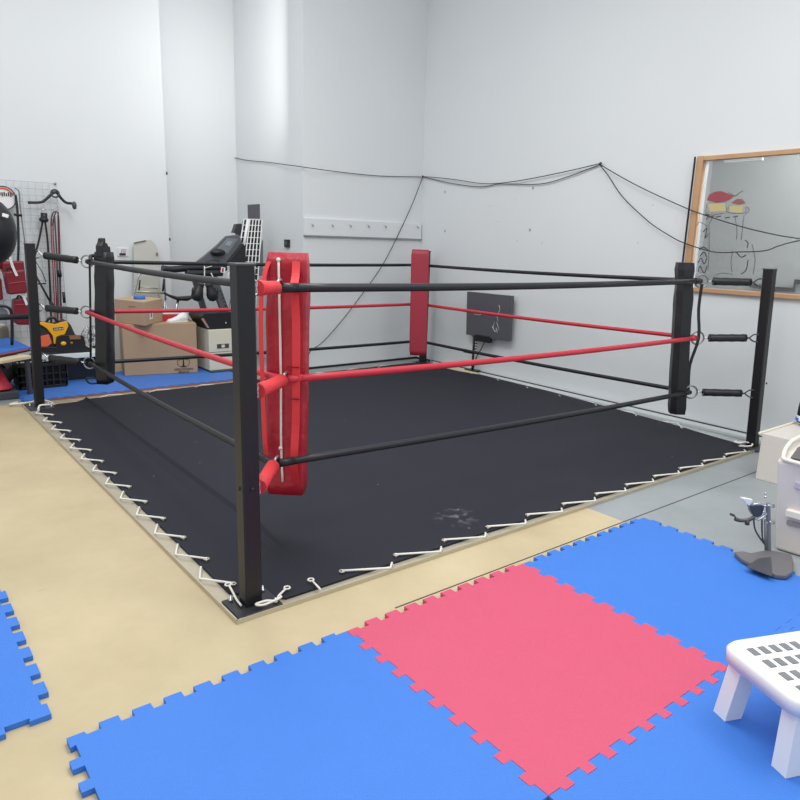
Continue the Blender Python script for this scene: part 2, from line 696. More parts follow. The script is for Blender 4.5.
area('ceiling_lamp', (1.0, 1.0, 4.3), 1.6, 3.0, 105)
area('ceiling_lamp', (-1.6, -1.5, 4.2), 1.6, 2.5, 60)
area('ceiling_lamp', (2.2, -2.2, 4.2), 2.0, 2.0, 75)
area('ceiling_lamp', (0.2, 3.6, 4.3), 2.5, 1.0, 34)
area('niche_fill', (2.15, 4.5, 3.3), .7, 1.6, 8, rot=(PI / 2, 0, 0))  # added fill light to brighten the niche, not a real fixture
area('side_room_fill', (5.0, -.5, 2.75), .8, 2.0, 95)  # added fill light so the room behind the pane looks brighter

SC.view_settings.view_transform = 'Standard'
SC.view_settings.look = 'None'
SC.view_settings.exposure = 0

# ------------------------------------------------------------------ ring: frame, canvas, cords
CORN = {'N': V((0, 0, 0)), 'R': V((3.955, -.05, 0)), 'L': V((-.02, 3.765, 0)), 'B': V((4.13, 3.92, 0))}
fr = thing('ring_floor_frame', 'flat galvanised steel frame lying around the black ring canvas', 'frame', (2, 1.9, 0))


def angle_bar(a, b, side, wd=.085):
    """flat strip with a small upstanding outer lip"""
    a, b = V(a), V(b)
    d = (b - a).normalized()
    n = V((-d.y, d.x, 0)) * side
    bm = B()
    prism(bm, [a, b, b + n * wd, a + n * wd], (0, 0, .006))
    prism(bm, [a + V((0, 0, .006)), b + V((0, 0, .006)), b + n * .006 + V((0, 0, .006)), a + n * .006 + V((0, 0, .006))], (0, 0, .012))
    return bm


NW, RE, BW, LN = (-.10, -.092, 0), (4.03, -.115, 0), (4.2, 3.99, 0), (-.12, 3.93, 0)
obj('rail', angle_bar(NW, RE, 1), STEEL, fr)
obj('rail', angle_bar(LN, NW, 1), STEEL, fr)
obj('rail', angle_bar(RE, (4.15, 3.95, 0), 1, .03), mat('pale_rail', (190, 196, 196), .6), fr)
obj('rail', angle_bar((4.15, 3.95, 0), LN, 1, .03), STEEL, fr)

CA = [(.13, -.045), (1.2, -.04), (2.4, -.06), (3.86, -.075), (3.93, -.01), (4.1, 2.0), (4.13, 3.75), (4.02, 3.86),
      (2.0, 3.85), (.12, 3.80), (-.045, 3.66), (-.045, 2.4), (-.035, 1.2), (-.035, .12)]


def inside(x, y):
    c = False
    j = len(CA) - 1
    for i in range(len(CA)):
        xi, yi = CA[i]
        xj, yj = CA[j]
        if (yi > y) != (yj > y) and x < (xj - xi) * (y - yi) / (yj - yi) + xi:
            c = not c
        j = i
    return c


bm = B()
# canvas top: dense grid clipped by the outline, with a soft fold line over the edge of the padding below
vs = [bm.verts.new((x, y, .03)) for x, y in CA]
f = bm.faces.new(vs)
for x in (.15, .22, .27, .30, .325, .335, .345, .355, .37, .42, .50, .9, 1.6, 2.4, 3.2, 3.6, 3.75):
    g = bm.verts[:] + bm.edges[:] + bm.faces[:]
    bmesh.ops.bisect_plane(bm, geom=g, plane_co=(x, 0, 0), plane_no=(1, 0, 0))
for y in (.1, .3, .6, 1, 1.6, 2.2, 2.8, 3.2, 3.4, 3.6):
    g = bm.verts[:] + bm.edges[:] + bm.faces[:]
    bmesh.ops.bisect_plane(bm, geom=g, plane_co=(0, y, 0), plane_no=(0, 1, 0))
for v in bm.verts:
    x, y = v.co.x, v.co.y
    k = max(0, min(1, (x - .27) / .06)) * max(0, min(1, (y - .2) / .3))
    v.co.z = .016 + .014 * k + .017 * math.exp(-((x - .345) / .012) ** 2) * (1 if y > .5 else 0)
r = bmesh.ops.extrude_face_region(bm, geom=bm.faces[:])
low = [g for g in r['geom'] if isinstance(g, bmesh.types.BMVert)]
for v in low:
    v.co.z = .0065
for f in bm.faces:
    f.smooth = False
cv = obj('ring_canvas', bm, CANVAS)
tag(cv, 'large black canvas stretched over the boxing ring floor', 'canvas')

# lacing cords along the two near sides and the far ones
def lacing(name, eyes, outs, mids, label, z=.024):
    t = thing(name, label, 'cord', (eyes[0][0], eyes[0][1], 0), 'white lacing cords around the ring canvas')
    bm = B()
    pts = []
    for i in range(len(outs)):
        e0, o_, m_ = V((*eyes[i], z + .004)), V((*outs[i], .024)), V((*mids[i], .024))
        pts += [e0, e0.lerp(o_, .5), e0.lerp(o_, .93), o_, o_.lerp(m_, .1), m_]
        if i + 1 < len(eyes):
            n_ = V((*eyes[i + 1], .003))
            pts += [m_ + V((0, 0, -.018)) + (n_ - m_) * .1, n_ + V((0, 0, .0)), V((*eyes[i + 1], z + .003))]
    tube(bm, pts, .0048, 6)
    obj('cord', bm, CORD, t)
    bm = B()
    for e in eyes:
        torus(bm, (e[0], e[1], z + .002), (0, 0, 1), .011, .003, 12, 6)
    k = obj('eyelet', bm, STEEL, t)
    k['kind'] = 'stuff'
    return t


ey = [(.0, .16 + .27 * i) for i in range(13)]
ou = [(-.092, .16 + .27 * i + .12) for i in range(13)]
mi = [(-.048, .16 + .27 * i + .215) for i in range(13)]
lacing('lacing_cord', ey, ou, mi, 'white zigzag cord lacing the canvas edge on the left side of the ring')
ey = [(.42 + .285 * i, .0 - .0022 * i * 2.6) for i in range(12)]
ou = [(.42 + .285 * i + .19, -.090 - .0015 * i) for i in range(12)]
mi = [(.42 + .285 * i + .225, -.055 - .002 * i) for i in range(12)]
lacing('lacing_cord', ey, ou, mi, 'white zigzag cord lacing the canvas edge nearest the blue and red mats')
ey = [(.45 + .42 * i, 3.80) for i in range(8)]
ou = [(.45 + .42 * i + .1, 3.90) for i in range(8)]
mi = [(.45 + .42 * i + .2, 3.855) for i in range(8)]
lacing('lacing_cord', ey, ou, mi, 'white cord lacing the far canvas edge in front of the cardboard boxes')
ey = [(3.95 + .02 * i, .5 + .42 * i) for i in range(8)]
ou = [(4.06 + .01 * i, .5 + .42 * i + .1) for i in range(8)]
mi = [(4.02 + .012 * i, .5 + .42 * i + .2) for i in range(8)]
lacing('lacing_cord', ey, ou, mi, 'white cord lacing the canvas edge along the right wall')
# the knotted end at the near corner
t = thing('knotted_cord', 'loose knotted white cord around the foot of the nearest black post', 'cord', (.05, -.06, .02))
bm = B()
tube(bm, smooth([(.15, -.005, .03), (.10, -.04, .032), (.07, -.072, .035), (.03, -.068, .045), (-.01, -.062, .04), (.02, -.074, .035), (.09, -.07, .04), (.10, -.05, .035)], 6), .0045, 6)
torus(bm, (.158, .0, .03), (0, 0, 1), .012, .0035, 12, 6)
obj('strand', bm, CORD, t)
bm = B()
tube(bm, smooth([(-.022, .15, .03), (-.035, .08, .03), (-.045, .03, .03), (-.05, -.02, .03)], 4), .0045, 6)
torus(bm, (-.022, .158, .03), (0, 0, 1), .012, .0035, 12, 6)
obj('strand', bm, CORD, t)
bm = B()
tube(bm, [(.27, -.008, .03), (.262, -.085, .028)], .0045, 6)
torus(bm, (.27, .003, .03), (0, 0, 1), .012, .0035, 12, 6)
obj('strand', bm, CORD, t)
bm = B()
for c in ((3.86, -.03), (-.0, 3.68)):
    pass
tube(bm, smooth([(3.82, -.02, .03), (3.88, -.075, .035), (3.93, -.05, .045), (3.86, .03, .04), (3.92, .05, .035), (3.84, .0, .045), (3.9, -.03, .05)], 6), .006, 6)
tag(obj('knotted_cord', bm, CORD), 'bundle of pale cord knotted at the foot of the right post', 'cord')
bm = B()
tube(bm, smooth([(-.06, 3.6, .03), (-.03, 3.68, .045), (.05, 3.72, .035), (.08, 3.80, .03), (.02, 3.86, .045), (-.10, 3.9, .03), (-.2, 3.95, .02), (-.14, 4.0, .02)], 6), .008, 6)
tag(obj('knotted_cord', bm, CORD), 'tangle of white cord at the foot of the left post', 'cord')

# posts
PT_ = {'N': (242, 265), 'R': (770, 269.5), 'L': (29.5, 244)}
PL = {'N': 'nearest black square ring post with bolts, beside the red strapped corner pad',
      'R': 'black square ring post by the right wall below the window',
      'L': 'black square ring post on the left in front of the blue mat',
      'B': 'black square ring post in the far corner behind the plain red pad'}
for k, c in CORN.items():
    t = thing('ring_post', PL[k], 'post', c, 'corner posts of the boxing ring')
    bm = B()
    s = .034
    tp = near(*PT_[k], c) if k != 'B' else c + V((0, 0, 1.3))
    ln_ = V((tp.x - c.x, tp.y - c.y, 0))
    zt_ = tp.z
    loft(bm, [[c + ln_ * z + V((x, y, .012 + z * (zt_ - .012))) for x, y in ((-s, -s + .006), (-s + .006, -s), (s - .006, -s), (s, -s + .006), (s, s - .006), (s - .006, s), (-s + .006, s), (-s, s - .006))] for z in (0, 1)], sm=False)
    obj('upright', bm, POST, t)
    bm = B()
    bx(bm, c + ln_ + V((0, 0, zt_ + .003)), (.074, .074, .008), bev=.002)
    obj('cap', bm, DGREY, t)
    bm = B()
    bx(bm, c + V((.004, -.005, .0125)), (.185, .155, .011), bev=.002)
    obj('base_plate', bm, mat('dark_plate', (58, 60, 64), .4, .4) if k == 'N' else DGREY, t)
    for dx, dy in ((.075, -.06), (-.06, .05), (.075, .05)):
        bm = B()
        lathe(bm, [(.009, .018), (.009, .028), (.005, .028), (.005, .042)], c + V((dx, dy, 0)), seg=8)
        obj('anchor_bolt', bm, CHROME, t)
    for face in ((-1, 0), (0, -1)):
        bm = B()
        lathe(bm, [(.008, 0), (.008, .004), (.003, .006)], c + V((face[0] * .034, face[1] * .034, .49)), (face[0], face[1], 0), 10)
        obj('bolt', bm, BLK, t)

# ropes
S2 = .70711
D = {'N': (S2, S2), 'R': (-S2, S2), 'L': (S2, -S2), 'B': (-S2, -S2)}
DD = {'N': (.39, .44, .37), 'R': (.455, .455, .455), 'L': (.455, .455, .455), 'B': (.42, .42, .42)}
ZZ = {'N': (1.2, .81, .44), 'R': (1.19, .785, .385), 'L': (1.185, .79, .385), 'B': (1.17, .78, .37)}


RPX = {'N': ((277, 288), (283, 380), (274, 464)), 'R': ((701.5, 281), (697.5, 338), (691, 392)),
       'L': ((87, 261.5), (86.5, 312), (89.5, 363)), 'B': ((419, 265), (419, 304), (419, 341))}


def ring_pt(k, i):
    c = CORN[k]
    return near(*RPX[k][i], V((c.x + D[k][0] * DD[k][i], c.y + D[k][1] * DD[k][i], 0)))


SIDE = {'NR': 'on the near right side of the ring', 'NL': 'on the near left side of the ring',
        'LB': 'on the far side before the cardboard boxes', 'BR': 'along the right wall before the grey screen'}
LV = ('top', 'middle', 'bottom')
RN = {'NR': (.0185, .016, .0165), 'NL': (.018, .015, .015), 'LB': (.0155,) * 3, 'BR': (.0155,) * 3}
for s, lab in SIDE.items():
    for i in range(3):
        a, b = ring_pt(s[0], i), ring_pt(s[1], i)
        d = (b - a).normalized()
        a2, b2 = a + d * .034, b - d * .034
        t = thing('ring_rope', f"{LV[i]} {'red' if i == 1 else 'black'} rope {lab}", 'rope', a2, 'padded ropes of the boxing ring')
        n = 16
        pts = [a2.lerp(b2, k / n) - V((0, 0, .012 * math.sin(PI * k / n))) for k in range(n + 1)]
        bm = B()
        tube(bm, pts, RN[s][i], 12)
        obj('cover', bm, ROPER if i == 1 else ROPEB, t)
        for q, e in ((a2, d), (b2, -d)):
            bm = B()
            tube(bm, [q - e * .016, q + e * .06], RN[s][i] * 1.1, 10)
            obj('end_wrap', bm, ROPER if i == 1 else ROPEB, t)

# tension links
QPX = {'N': ((255, 288), (256, 392), (258, 489)), 'R': ((760, 282.5), (755.5, 338), (751, 393.5)), 'L': ((37, 254.5), (39.5, 307.5), (42.5, 357))}
CL = {'N': 'nearest post and the red strapped pad', 'R': 'right post and its black pad', 'L': 'left post and its black pad', 'B': 'far corner post and the plain red pad'}
for k in 'NRLB':
    c = CORN[k]
    d = V((D[k][0], D[k][1], 0))
    sd = V((-d.y, d.x, 0))
    for i in range(3):
        p = ring_pt(k, i)
        red = k == 'N'
        q = near(*QPX[k][i], c + d * .05) if k in QPX else V((c.x, c.y, p.z)) + d * .05
        pz = q.z
        ax = (p - q)
        Ln = ax.length
        ax.normalize()
        t = thing('tension_link', f"{LV[i]} {'red' if red else 'black'} sleeved link joining the {CL[k]}", 'connector', q, 'sleeved rope tension links')
        bm = B()
        if red:
            rr, a0, a1 = .029, .02, Ln - .03
            prof = [q + ax * a0, q + ax * (a0 + (a1 - a0) * .5), q + ax * a1]
            tube(bm, prof, [rr, rr * .92, rr * 1.0], 14)
        else:
            a0, a1 = Ln * .16, Ln * .80
            if k == 'B':
                a0, a1 = .04, Ln - .08
            n = 10
            tube(bm, [q + ax * (a0 + (a1 - a0) * j / n) for j in range(n + 1)], [.027 + .0012 * math.sin(j * 2.1) for j in range(n + 1)], 12)
        obj('sleeve', bm, STRAPR if red else PADB, t)
        bm = B()
        rr = .045 if not red else .036
        torus(bm, p, sd * .85 + V((0, 0, .35)) if k in 'N' else V((cf.x, cf.y, .0)) + sd * .2, rr, .0062, 26, 8)
        obj('ring', bm, mat('ring_steel', (150, 152, 156), .3, .8), t)
        bm = B()
        tube(bm, [q + ax * a1, p - ax * (rr + .012)], .006, 8)
        torus(bm, p - ax * (rr + .008), V((0, 0, 1)), .013, .004, 14, 6)
        obj('swivel', bm, CHROME, t)
        # forked eye on the post
        bm = B()
        w0 = q - d * .014
        for sgn in (-1, 1):
            tube(bm, smooth([w0 + V((0, 0, sgn * .028)) + sd * .012, w0 + d * .03 + V((0, 0, sgn * .022)), q + ax * (a0 * .7), q + ax * (a0 + .01)], 4), .0052, 8)
        obj('fork', bm, CHROME if k != 'R' else DGREY, t)


# corner pads: facing d (towards the ring centre)
def pad_mesh(c0, c1, d, w, th, sag=0, wr=0, hexa=False, taper=0):
    d = V(d).normalized()
    s = V((-d.y, d.x, 0))
    if hexa:
        sec = [(-.5, .15), (-.28, .5), (.28, .5), (.5, .15), (.42, -.5), (-.42, -.5)]
    else:
        sec = []
        for cx_, cy_, a in ((.42, .36, 0), (-.42, .36, 90), (-.42, -.36, 180), (.42, -.36, 270)):
            for q in (0, 30, 60, 90):
                an = math.radians(a + q)
                sec.append((cx_ + .08 * math.cos(an), cy_ + .14 * math.sin(an)))
    loops = []
    n = 22
    for j in range(n + 1):
        f = j / n
        c = c0.lerp(c1, f)
        e = min(f, 1 - f) * n
        k = 1 - .10 * max(0, 1 - e) ** 2
        lp = []
        for x, y in sec:
            wv = wr * math.sin(9 * f * PI + x * 8 + y * 3) * math.exp(-((f - .9) / .25) ** 2) + wr * .4 * math.sin(17 * f + x * 11)
            lp.append(c + s * (x * w * (k - taper * (1 - f))) + d * (y * th * k + wv))
        loops.append(lp)
    bm = B()
    loft(bm, loops, sm=not hexa)
    return bm


# N: red pad seen from its strapped back
d = V((S2, S2, 0))
s = V((S2, -S2, 0))
pc = d * .605
bN, tN = near(287, 492, pc), near(288.5, 252.5, pc)
pc = V((tN.x, tN.y, 0)) 
t = thing('corner_pad', 'glossy red corner pad with bright straps and white tie cord beside the nearest post', 'corner pad', pc + V((0, 0, .3)), 'corner pads of the boxing ring')
bm = pad_mesh(bN, tN, d, .178, .085, wr=.009)
obj('cushion', bm, PADR, t)
bk = -.046
bm = B()
ribbon(bm, smooth([pc + s * .044 + d * (bk + .012) + V((0, 0, 1.33)), pc + s * .050 + d * (bk - .02) + V((0, 0, 1.25)), pc + s * .060 + d * (bk - .082) + V((0, 0, 1.19)),
                   pc + s * .064 + d * (bk - .07) + V((0, 0, 1.05)), pc + s * .064 + d * (bk - .075) + V((0, 0, .79)), pc + s * .058 + d * (bk - .065) + V((0, 0, .6)), pc + s * .052 + d * (bk - .075) + V((0, 0, .43)), pc + s * .036 + d * (bk + .008) + V((0, 0, .31))], 5), .034, .004, s)
sp1 = obj('strap', bm, STRAPR, t)
bm = B()
ribbon(bm, smooth([pc - s * .068 + d * (bk + .010) + V((0, 0, 1.31)), pc - s * .086 + d * (bk - .02) + V((0, 0, 1.24)), pc - s * .092 + d * (bk - .06) + V((0, 0, 1.1)),
                   pc - s * .090 + d * (bk - .06) + V((0, 0, .8)), pc - s * .082 + d * (bk - .05) + V((0, 0, .45)), pc - s * .06 + d * (bk - .0) + V((0, 0, .36))], 5), .019, .004, s)
obj('strap', bm, STRAPR, t)
bm = B()
for z in (.86, .72):
    bx(bm, pc + s * .062 + d * (bk - .078) + V((0, 0, z)), (.034, .010, .003), rz(-PI / 4))
obj('stitching', bm, mat('dark_red_thread', (90, 10, 22), .7), sp1)
bm = B()
tube(bm, smooth([pc - s * .028 + d * (bk - .008) + V((0, 0, 1.30)), pc - s * .024 + d * (bk - .016) + V((0, 0, 1.15)), pc - s * .022 + d * (bk - .012) + V((0, 0, .8)),
                 pc - s * .024 + d * (bk - .012) + V((0, 0, .5)), pc - s * .020 + d * (bk - .008) + V((0, 0, .315))], 5), .0052, 8)
ball(bm, pc - s * .028 + d * (bk - .010) + V((0, 0, 1.305)), .009)
ball(bm, pc - s * .026 + d * (bk - .014) + V((0, 0, .475)), .009)
obj('tie_cord', bm, CORD, t)

# B: plain red pad in the far corner
d = V((-S2, -S2, 0))
s = V((S2, -S2, 0))
pc = CORN['B'] + d * .60
bN, tN = near(418, 355, pc), near(420.5, 249.5, pc)
pc = V((tN.x, tN.y, 0))
t = thing('corner_pad', 'plain matt red corner pad in the far corner of the ring', 'corner pad', pc + V((0, 0, .2)), 'corner pads of the boxing ring')
bm = pad_mesh(bN, tN, d, .190, .07)
obj('cushion', bm, PADR2, t)
bm = B()
for z in (1.14, .78):
    ribbon(bm, [pc - d * .046 + s * .09 + V((0, 0, z)), pc - d * .075 + V((0, 0, z)), pc - d * .046 - s * .09 + V((0, 0, z))], .03, .003, (0, 0, 1))
obj('strap', bm, BLK, t)

# R: black pad
d = V((-S2, S2, 0))
s = V((S2, S2, 0))
pc = CORN['R'] + d * .62
bN, tN = near(676, 413, pc), near(684.8, 262.5, pc)
pc = V((tN.x, tN.y, 0))
t = thing('corner_pad', 'black creased corner pad hanging beside the right post below the window', 'corner pad', pc + V((0, 0, .2)), 'corner pads of the boxing ring')
bm = pad_mesh(bN, tN, d, .13, .108, hexa=True, wr=.004, taper=.05)
obj('cushion', bm, PADB, t)
p0, p1, p2 = ring_pt('R', 0), ring_pt('R', 1), ring_pt('R', 2)
bm = B()
o_ = V((-.01, 0, 0)) - d * .01
ribbon(bm, smooth([p0 + o_ - V((0, 0, .02)), p0 + o_ - V((0, 0, .2)), p1 + o_ * 1.5, p1.lerp(p2, .5) + d * .03, p2 + d * .02], 4), .020, .006, cr)
obj('strap', bm, BLK, t)
bm = B()
ribbon(bm, smooth([pc - d * .06 + s * .05 + V((0, 0, 1.24)), pc - d * .07 + s * .06 + V((0, 0, .9)), pc - d * .065 + s * .05 + V((0, 0, .5))], 4), .02, .004, s)
obj('strap', bm, BLK, t)

# L: black pad with a crown of straps
d = V((S2, -S2, 0))
s = V((S2, S2, 0))
pc = CORN['L'] + d * .60
bN, tN = near(105.5, 383, pc), near(104, 252, pc)
pc = V((tN.x, tN.y, 0))
t = thing('corner_pad', 'black corner pad with bunched straps on top beside the left post', 'corner pad', pc + V((0, 0, .2)), 'corner pads of the boxing ring')
bm = pad_mesh(bN, tN, d, .125, .10, wr=.004)
obj('cushion', bm, PADB, t)
bm = B()
prism(bm, [pc + s * a * .8 + V((0, 0, z + tN.z - 1.235)) - d * .03 for a, z in ((-.085, 1.2), (-.078, 1.28), (-.045, 1.305), (-.03, 1.335), (.0, 1.34), (.0, 1.305), (.03, 1.30), (.045, 1.275), (.075, 1.278), (.08, 1.24), (.085, 1.2))], d * .05, bev=.006)
obj('strap_bunch', bm, PADB, t)
bm = B()
tube(bm, smooth([pc - s * .11 - d * .05 + V((0, 0, 1.19)), pc - s * .05 - d * .075 + V((0, 0, 1.225)), pc + s * .05 - d * .075 + V((0, 0, 1.22)), pc + s * .12 - d * .05 + V((0, 0, 1.22))], 5), .014, 8)
obj('strap_roll', bm, PADB, t)
p0, p1, p2 = [ring_pt('L', i) for i in range(3)]
bm = B()
tube(bm, [p0 + cr * .02, p1 + cr * .03, p2 + cr * .01], .0085, 6)
obj('strap', bm, BLK, t)
bm = B()
tube(bm, smooth([near(97, 378, pc), near(87, 378, pc), near(87, 381, pc), near(91, 383.5, pc), near(100, 383, pc)], 5), .007, 6)
obj('strap', bm, BLK, t)


# ------------------------------------------------------------------ jigsaw mats
def sq(t, pitch, amp):
    return amp if (t / pitch) % 1 < .5 else -amp


def tooth_line(a, b, pitch, amp):
    """points from a to b along an axis with square teeth; returns (t, off) pairs; shared by both neighbours"""
    n = int(round((b - a) / (pitch / 2)))
    out = [(a, 0)]
    for i in range(n):
        s_ = 0 if i in (0, n - 1) else amp if i % 2 == 0 else -amp
        x0, x1 = a + (b - a) * i / n, a + (b - a) * (i + 1) / n
        g = 0 if i in (0, n - 1) else .004 if s_ > 0 else -.004
        if i == 0:
            out += [(x0, s_), (x1 + g, s_)]
        elif i == n - 1:
            out += [(x0 + (-g), s_), (x1, s_)]
        else:
            out += [(x0 - g, s_), (x1 + g, s_)]
    out.append((b, 0))
    return out


def jig(name, x0, x1, y0, y1, m, label, z0=0, th=.018, pitch=.093, amp=.015, grp='interlocking foam floor mats', group_ok=True, sides='SENW'):
    def side(k, a, b):
        return tooth_line(a, b, pitch, amp) if k in sides else [(a, 0), (b, 0)]
    P_ = []
    g = .0006
    S = [(t, y0 + o + g) for t, o in side('S', x0, x1)][1:-1]
    E = [(x1 + o - g, t) for t, o in side('E', y0, y1)][1:-1]
    N = [(t, y1 + o - g) for t, o in side('N', x0, x1)][1:-1]
    W = [(x0 + o + g, t) for t, o in side('W', y0, y1)][1:-1]
    P_ = [(W[0][0], S[0][1])] + S[1:-1] + [(E[0][0], S[-1][1])] + E[1:-1] + [(E[-1][0], N[-1][1])] + N[1:-1][::-1] + [(W[-1][0], N[0][1])] + W[1:-1][::-1]
    if m is RED:
        th += .0006
    # drop near duplicates
    Q = []
    for p in P_:
        if not Q or (abs(p[0] - Q[-1][0]) + abs(p[1] - Q[-1][1])) > 1e-5:
            Q.append(p)
    bm = B()
    tv = [bm.verts.new((x, y, z0 + th)) for x, y in Q]
    lv = [bm.verts.new((x, y, z0 + .0005)) for x, y in Q]
    bm.faces.new(tv)
    bm.faces.new(lv[::-1])
    for i in range(len(Q)):
        k = (i + 1) % len(Q)
        bm.faces.new((tv[k], tv[i], lv[i], lv[k]))
    return tag(obj(name, bm, m), label, 'mat', grp)


W_ = .935
X0, Y0 = .19, -.382
jig('foam_mat', X0, X0 + W_, Y0 - W_, Y0, RED, 'red interlocking foam mat on the tan floor, bordering the large blue mat')
jig('foam_mat', X0 + W_, X0 + 2 * W_, Y0 - W_, Y0, BLUE, 'bright blue interlocking foam mat to the right of the red mat')
jig('foam_mat', X0 - W_, X0, Y0 - W_, Y0, BLUE, 'blue interlocking foam mat touching the left edge of the red mat')
jig('foam_mat', X0, X0 + W_, Y0 - 2 * W_, Y0 - W_, BLUE, 'blue interlocking foam mat along the lower edge of the red mat')
jig('foam_mat', X0 + W_, X0 + 2 * W_, Y0 - 2 * W_, Y0 - W_, BLUE, 'blue interlocking foam mat under the white plastic stool')
jig('foam_mat', -1.685, -.755, -.25, .68, BLUE, 'blue foam mat alone on the tan floor at the lower left edge', pitch=.12)
# brown residue pegs along its edge
# far strip behind the ring
jig('foam_mat', -.08, .92, 4.03, 4.97, BLUEF, 'worn blue foam mat under the dark crate behind the left post', pitch=.1, amp=.012)
jig('foam_mat', .92, 1.92, 4.03, 4.97, BLUEF, 'worn blue foam mat under the cardboard boxes', pitch=.1, amp=.012)
bm = B()
for i in range(19):
    bx(bm, (-.03 + i * .105, 4.008 + .002 * (i % 2), .010), (.112, .010, .012), rz(.04 * math.sin(i * 3)))
o = obj('mat_border_strip', B() if False else bm, PINKF)
tag(o, 'frayed reddish brown edging strip along the worn blue mats', 'edging')

# ------------------------------------------------------------------ right wall things
# cables: draped along the walls between nails
def cable(pts, label, r=.0042):
    bm = B()
    tube(bm, smooth(pts, 5), r, 6)
    return tag(obj('wall_cable', bm, WIRE), label, 'cable', 'black cables draped on the walls')


XA = 4.262
cable([(XA, y, z) for y, z in [(4.19, 2.14), (3.72, 2.051), (3.24, 1.99), (2.95, 2.006), (2.41, 1.982), (2.06, 2.037), (1.724, 2.12)]], 'lower sagging black cable on the right wall from the far corner')
cable([(XA - .01, y, z) for y, z in [(4.19, 2.145), (3.72, 2.094), (3.24, 2.026), (2.95, 2.013), (2.545, 2.035), (2.06, 2.083), (1.724, 2.125)]], 'upper sagging black cable on the right wall from the far corner')
cable([(4.225, y, z) for y, z in [(1.724, 2.12), (1.619, 2.022), (1.444, 1.83), (1.177, 1.628), (.988, 1.523), (.829, 1.454), (.57, 1.39), (.382, 1.395), (.19, 1.408), (.089, 1.446), (-.035, 1.483), (-.4, 1.56)]], 'lower black cable drooping across the window')
cable([(4.225, y, z) for y, z in [(1.724, 2.12), (1.463, 1.988), (1.207, 1.871), (.852, 1.727), (.689, 1.671), (.457, 1.602), (.255, 1.551), (-.005, 1.504), (-.4, 1.47)]], 'upper black cable running down across the window')
cable([(x, 4.186, z) for x, z in [(4.25, 2.14), (4.114, 1.841), (3.88, 1.417), (3.674, 1.099), (3.402, .787), (3.136, .505), (2.903, .295), (2.737, .196), (2.72, .03)]], 'black cable hanging diagonally down the back wall')
cable([at(205, 143, 0, 2.665), at(236, 158, 0, 2.665), at(270, 162.5, 0, 2.665), (2.669, 4.20, 2.114), (3.119, 4.2, 2.102), (3.647, 4.2, 2.103), (4.25, 4.2, 2.14)], 'black cable running along the top of the back wall')
for (x, y, z, n_) in ((XA, 1.724, 2.125, (1, 0, 0)), (4.262, 4.19, 2.145, (1, 0, 0)), (4.25, -.0, 1.495, (1, 0, 0))):
    bm = B()
    lathe(bm, [(.012, 0), (.012, .006), (.005, .008), (.005, .02)], (x - .012, y, z), n_, 10)
    tag(obj('cable_nail', bm, CHROME if n_ and y < 1 else DGREY), {1.724: 'nail holding the cables high in the middle of the right wall', 4.19: 'nail holding the cables in the far corner'}.get(y, 'bright nail holding the cables in front of the window'), 'nail')

# small anchor marks
pts = [(445, 192), (445, 231), (490, 206), (520, 189), (533, 188), (530, 230), (515, 200), (498, 222), (638, 243), (542, 243), (653, 205), (517, 241)]
bm = B()
for i, (u, v) in enumerate(pts):
    p = at(u, v, 0, XW)
    r_ = .004 + .004 * (i in (1, 5, 4, 0))
    for k in range(3 if r_ > .005 else 1):
        bx(bm, (XW - .001, p.y, p.z), (.003, r_ * 4 if k else r_ * 1.5, .003 if k else r_ * 1.5), Matrix.Rotation(k * 1.1, 3, 'X'))
struct('screw_marks', bm, mat('mark', (120, 122, 124), .9), wr)

# grey flat screen on a small stand
t = thing('flat_screen', 'dark grey flat screen with white scratches standing against the right wall', 'screen', (4.18, 3.03, 0))
bm = B()
XS = 4.19
q = [at(u, v, 0, XS) for u, v in ((467, 291.5), (512, 296), (509, 341.5), (466, 334.5))]
prism(bm, q, (.035, 0, 0), bev=.003)
obj('panel', bm, SCREEN, t)
for l in ([(499, 305), (500, 309), (497, 317), (498, 321)], [(492, 326), (495, 332), (499, 330), (497, 323), (495, 320), (493, 327), (494, 330), (498, 333), (496, 328)], [(474, 314), (479, 315), (484, 313)]):
    bm = B()
    tube(bm, [at(u, v, 0, XS - .002) for u, v in l], .003, 4)
    obj('scratch_mark', bm, mat('scratch', (205, 215, 215), .7), t)
bm = B()
q = at(474, 340, 0, XS + .02)
q2 = at(474, 358, 0, XS + .02)
tube(bm, [(XS + .02, q.y, .42), (XS + .02, q.y, .03)], .013, 8)
tube(bm, [(XS + .0, q.y + .13, .222), (XS, q.y - .02, .225)], .009, 8)
for k in range(6):
    bx(bm, (XS + .0, q.y - .045, .40 - k * .03), (.012, .045, .010))
bx(bm, (XS + .02, q.y, .03), (.10, .16, .016), bev=.003)
tube(bm, smooth([(XS + .02, 2.98, .40), (XS - .01, 3.0, .3), (XS - .03, 3.05, .2), (XS - .01, 3.12, .03)], 4), .006, 6)
obj('stand', bm, BLK, t)
bm = B()
bx(bm, (XS + .01, 3.0, .405), (.05, .22, .07), bev=.006)
obj('control_box', bm, BLK, t)
bm = B()
prism(bm, [(4.03, 3.62, .03), (4.12, 3.62, .03), (4.14, 3.0, .03), (4.10, 2.95, .03), (4.04, 3.2, .03)], (0, 0, .006))
tag(obj('timber_scrap', bm, WOODP), 'pale scrap of board lying on the floor below the grey screen', 'board')

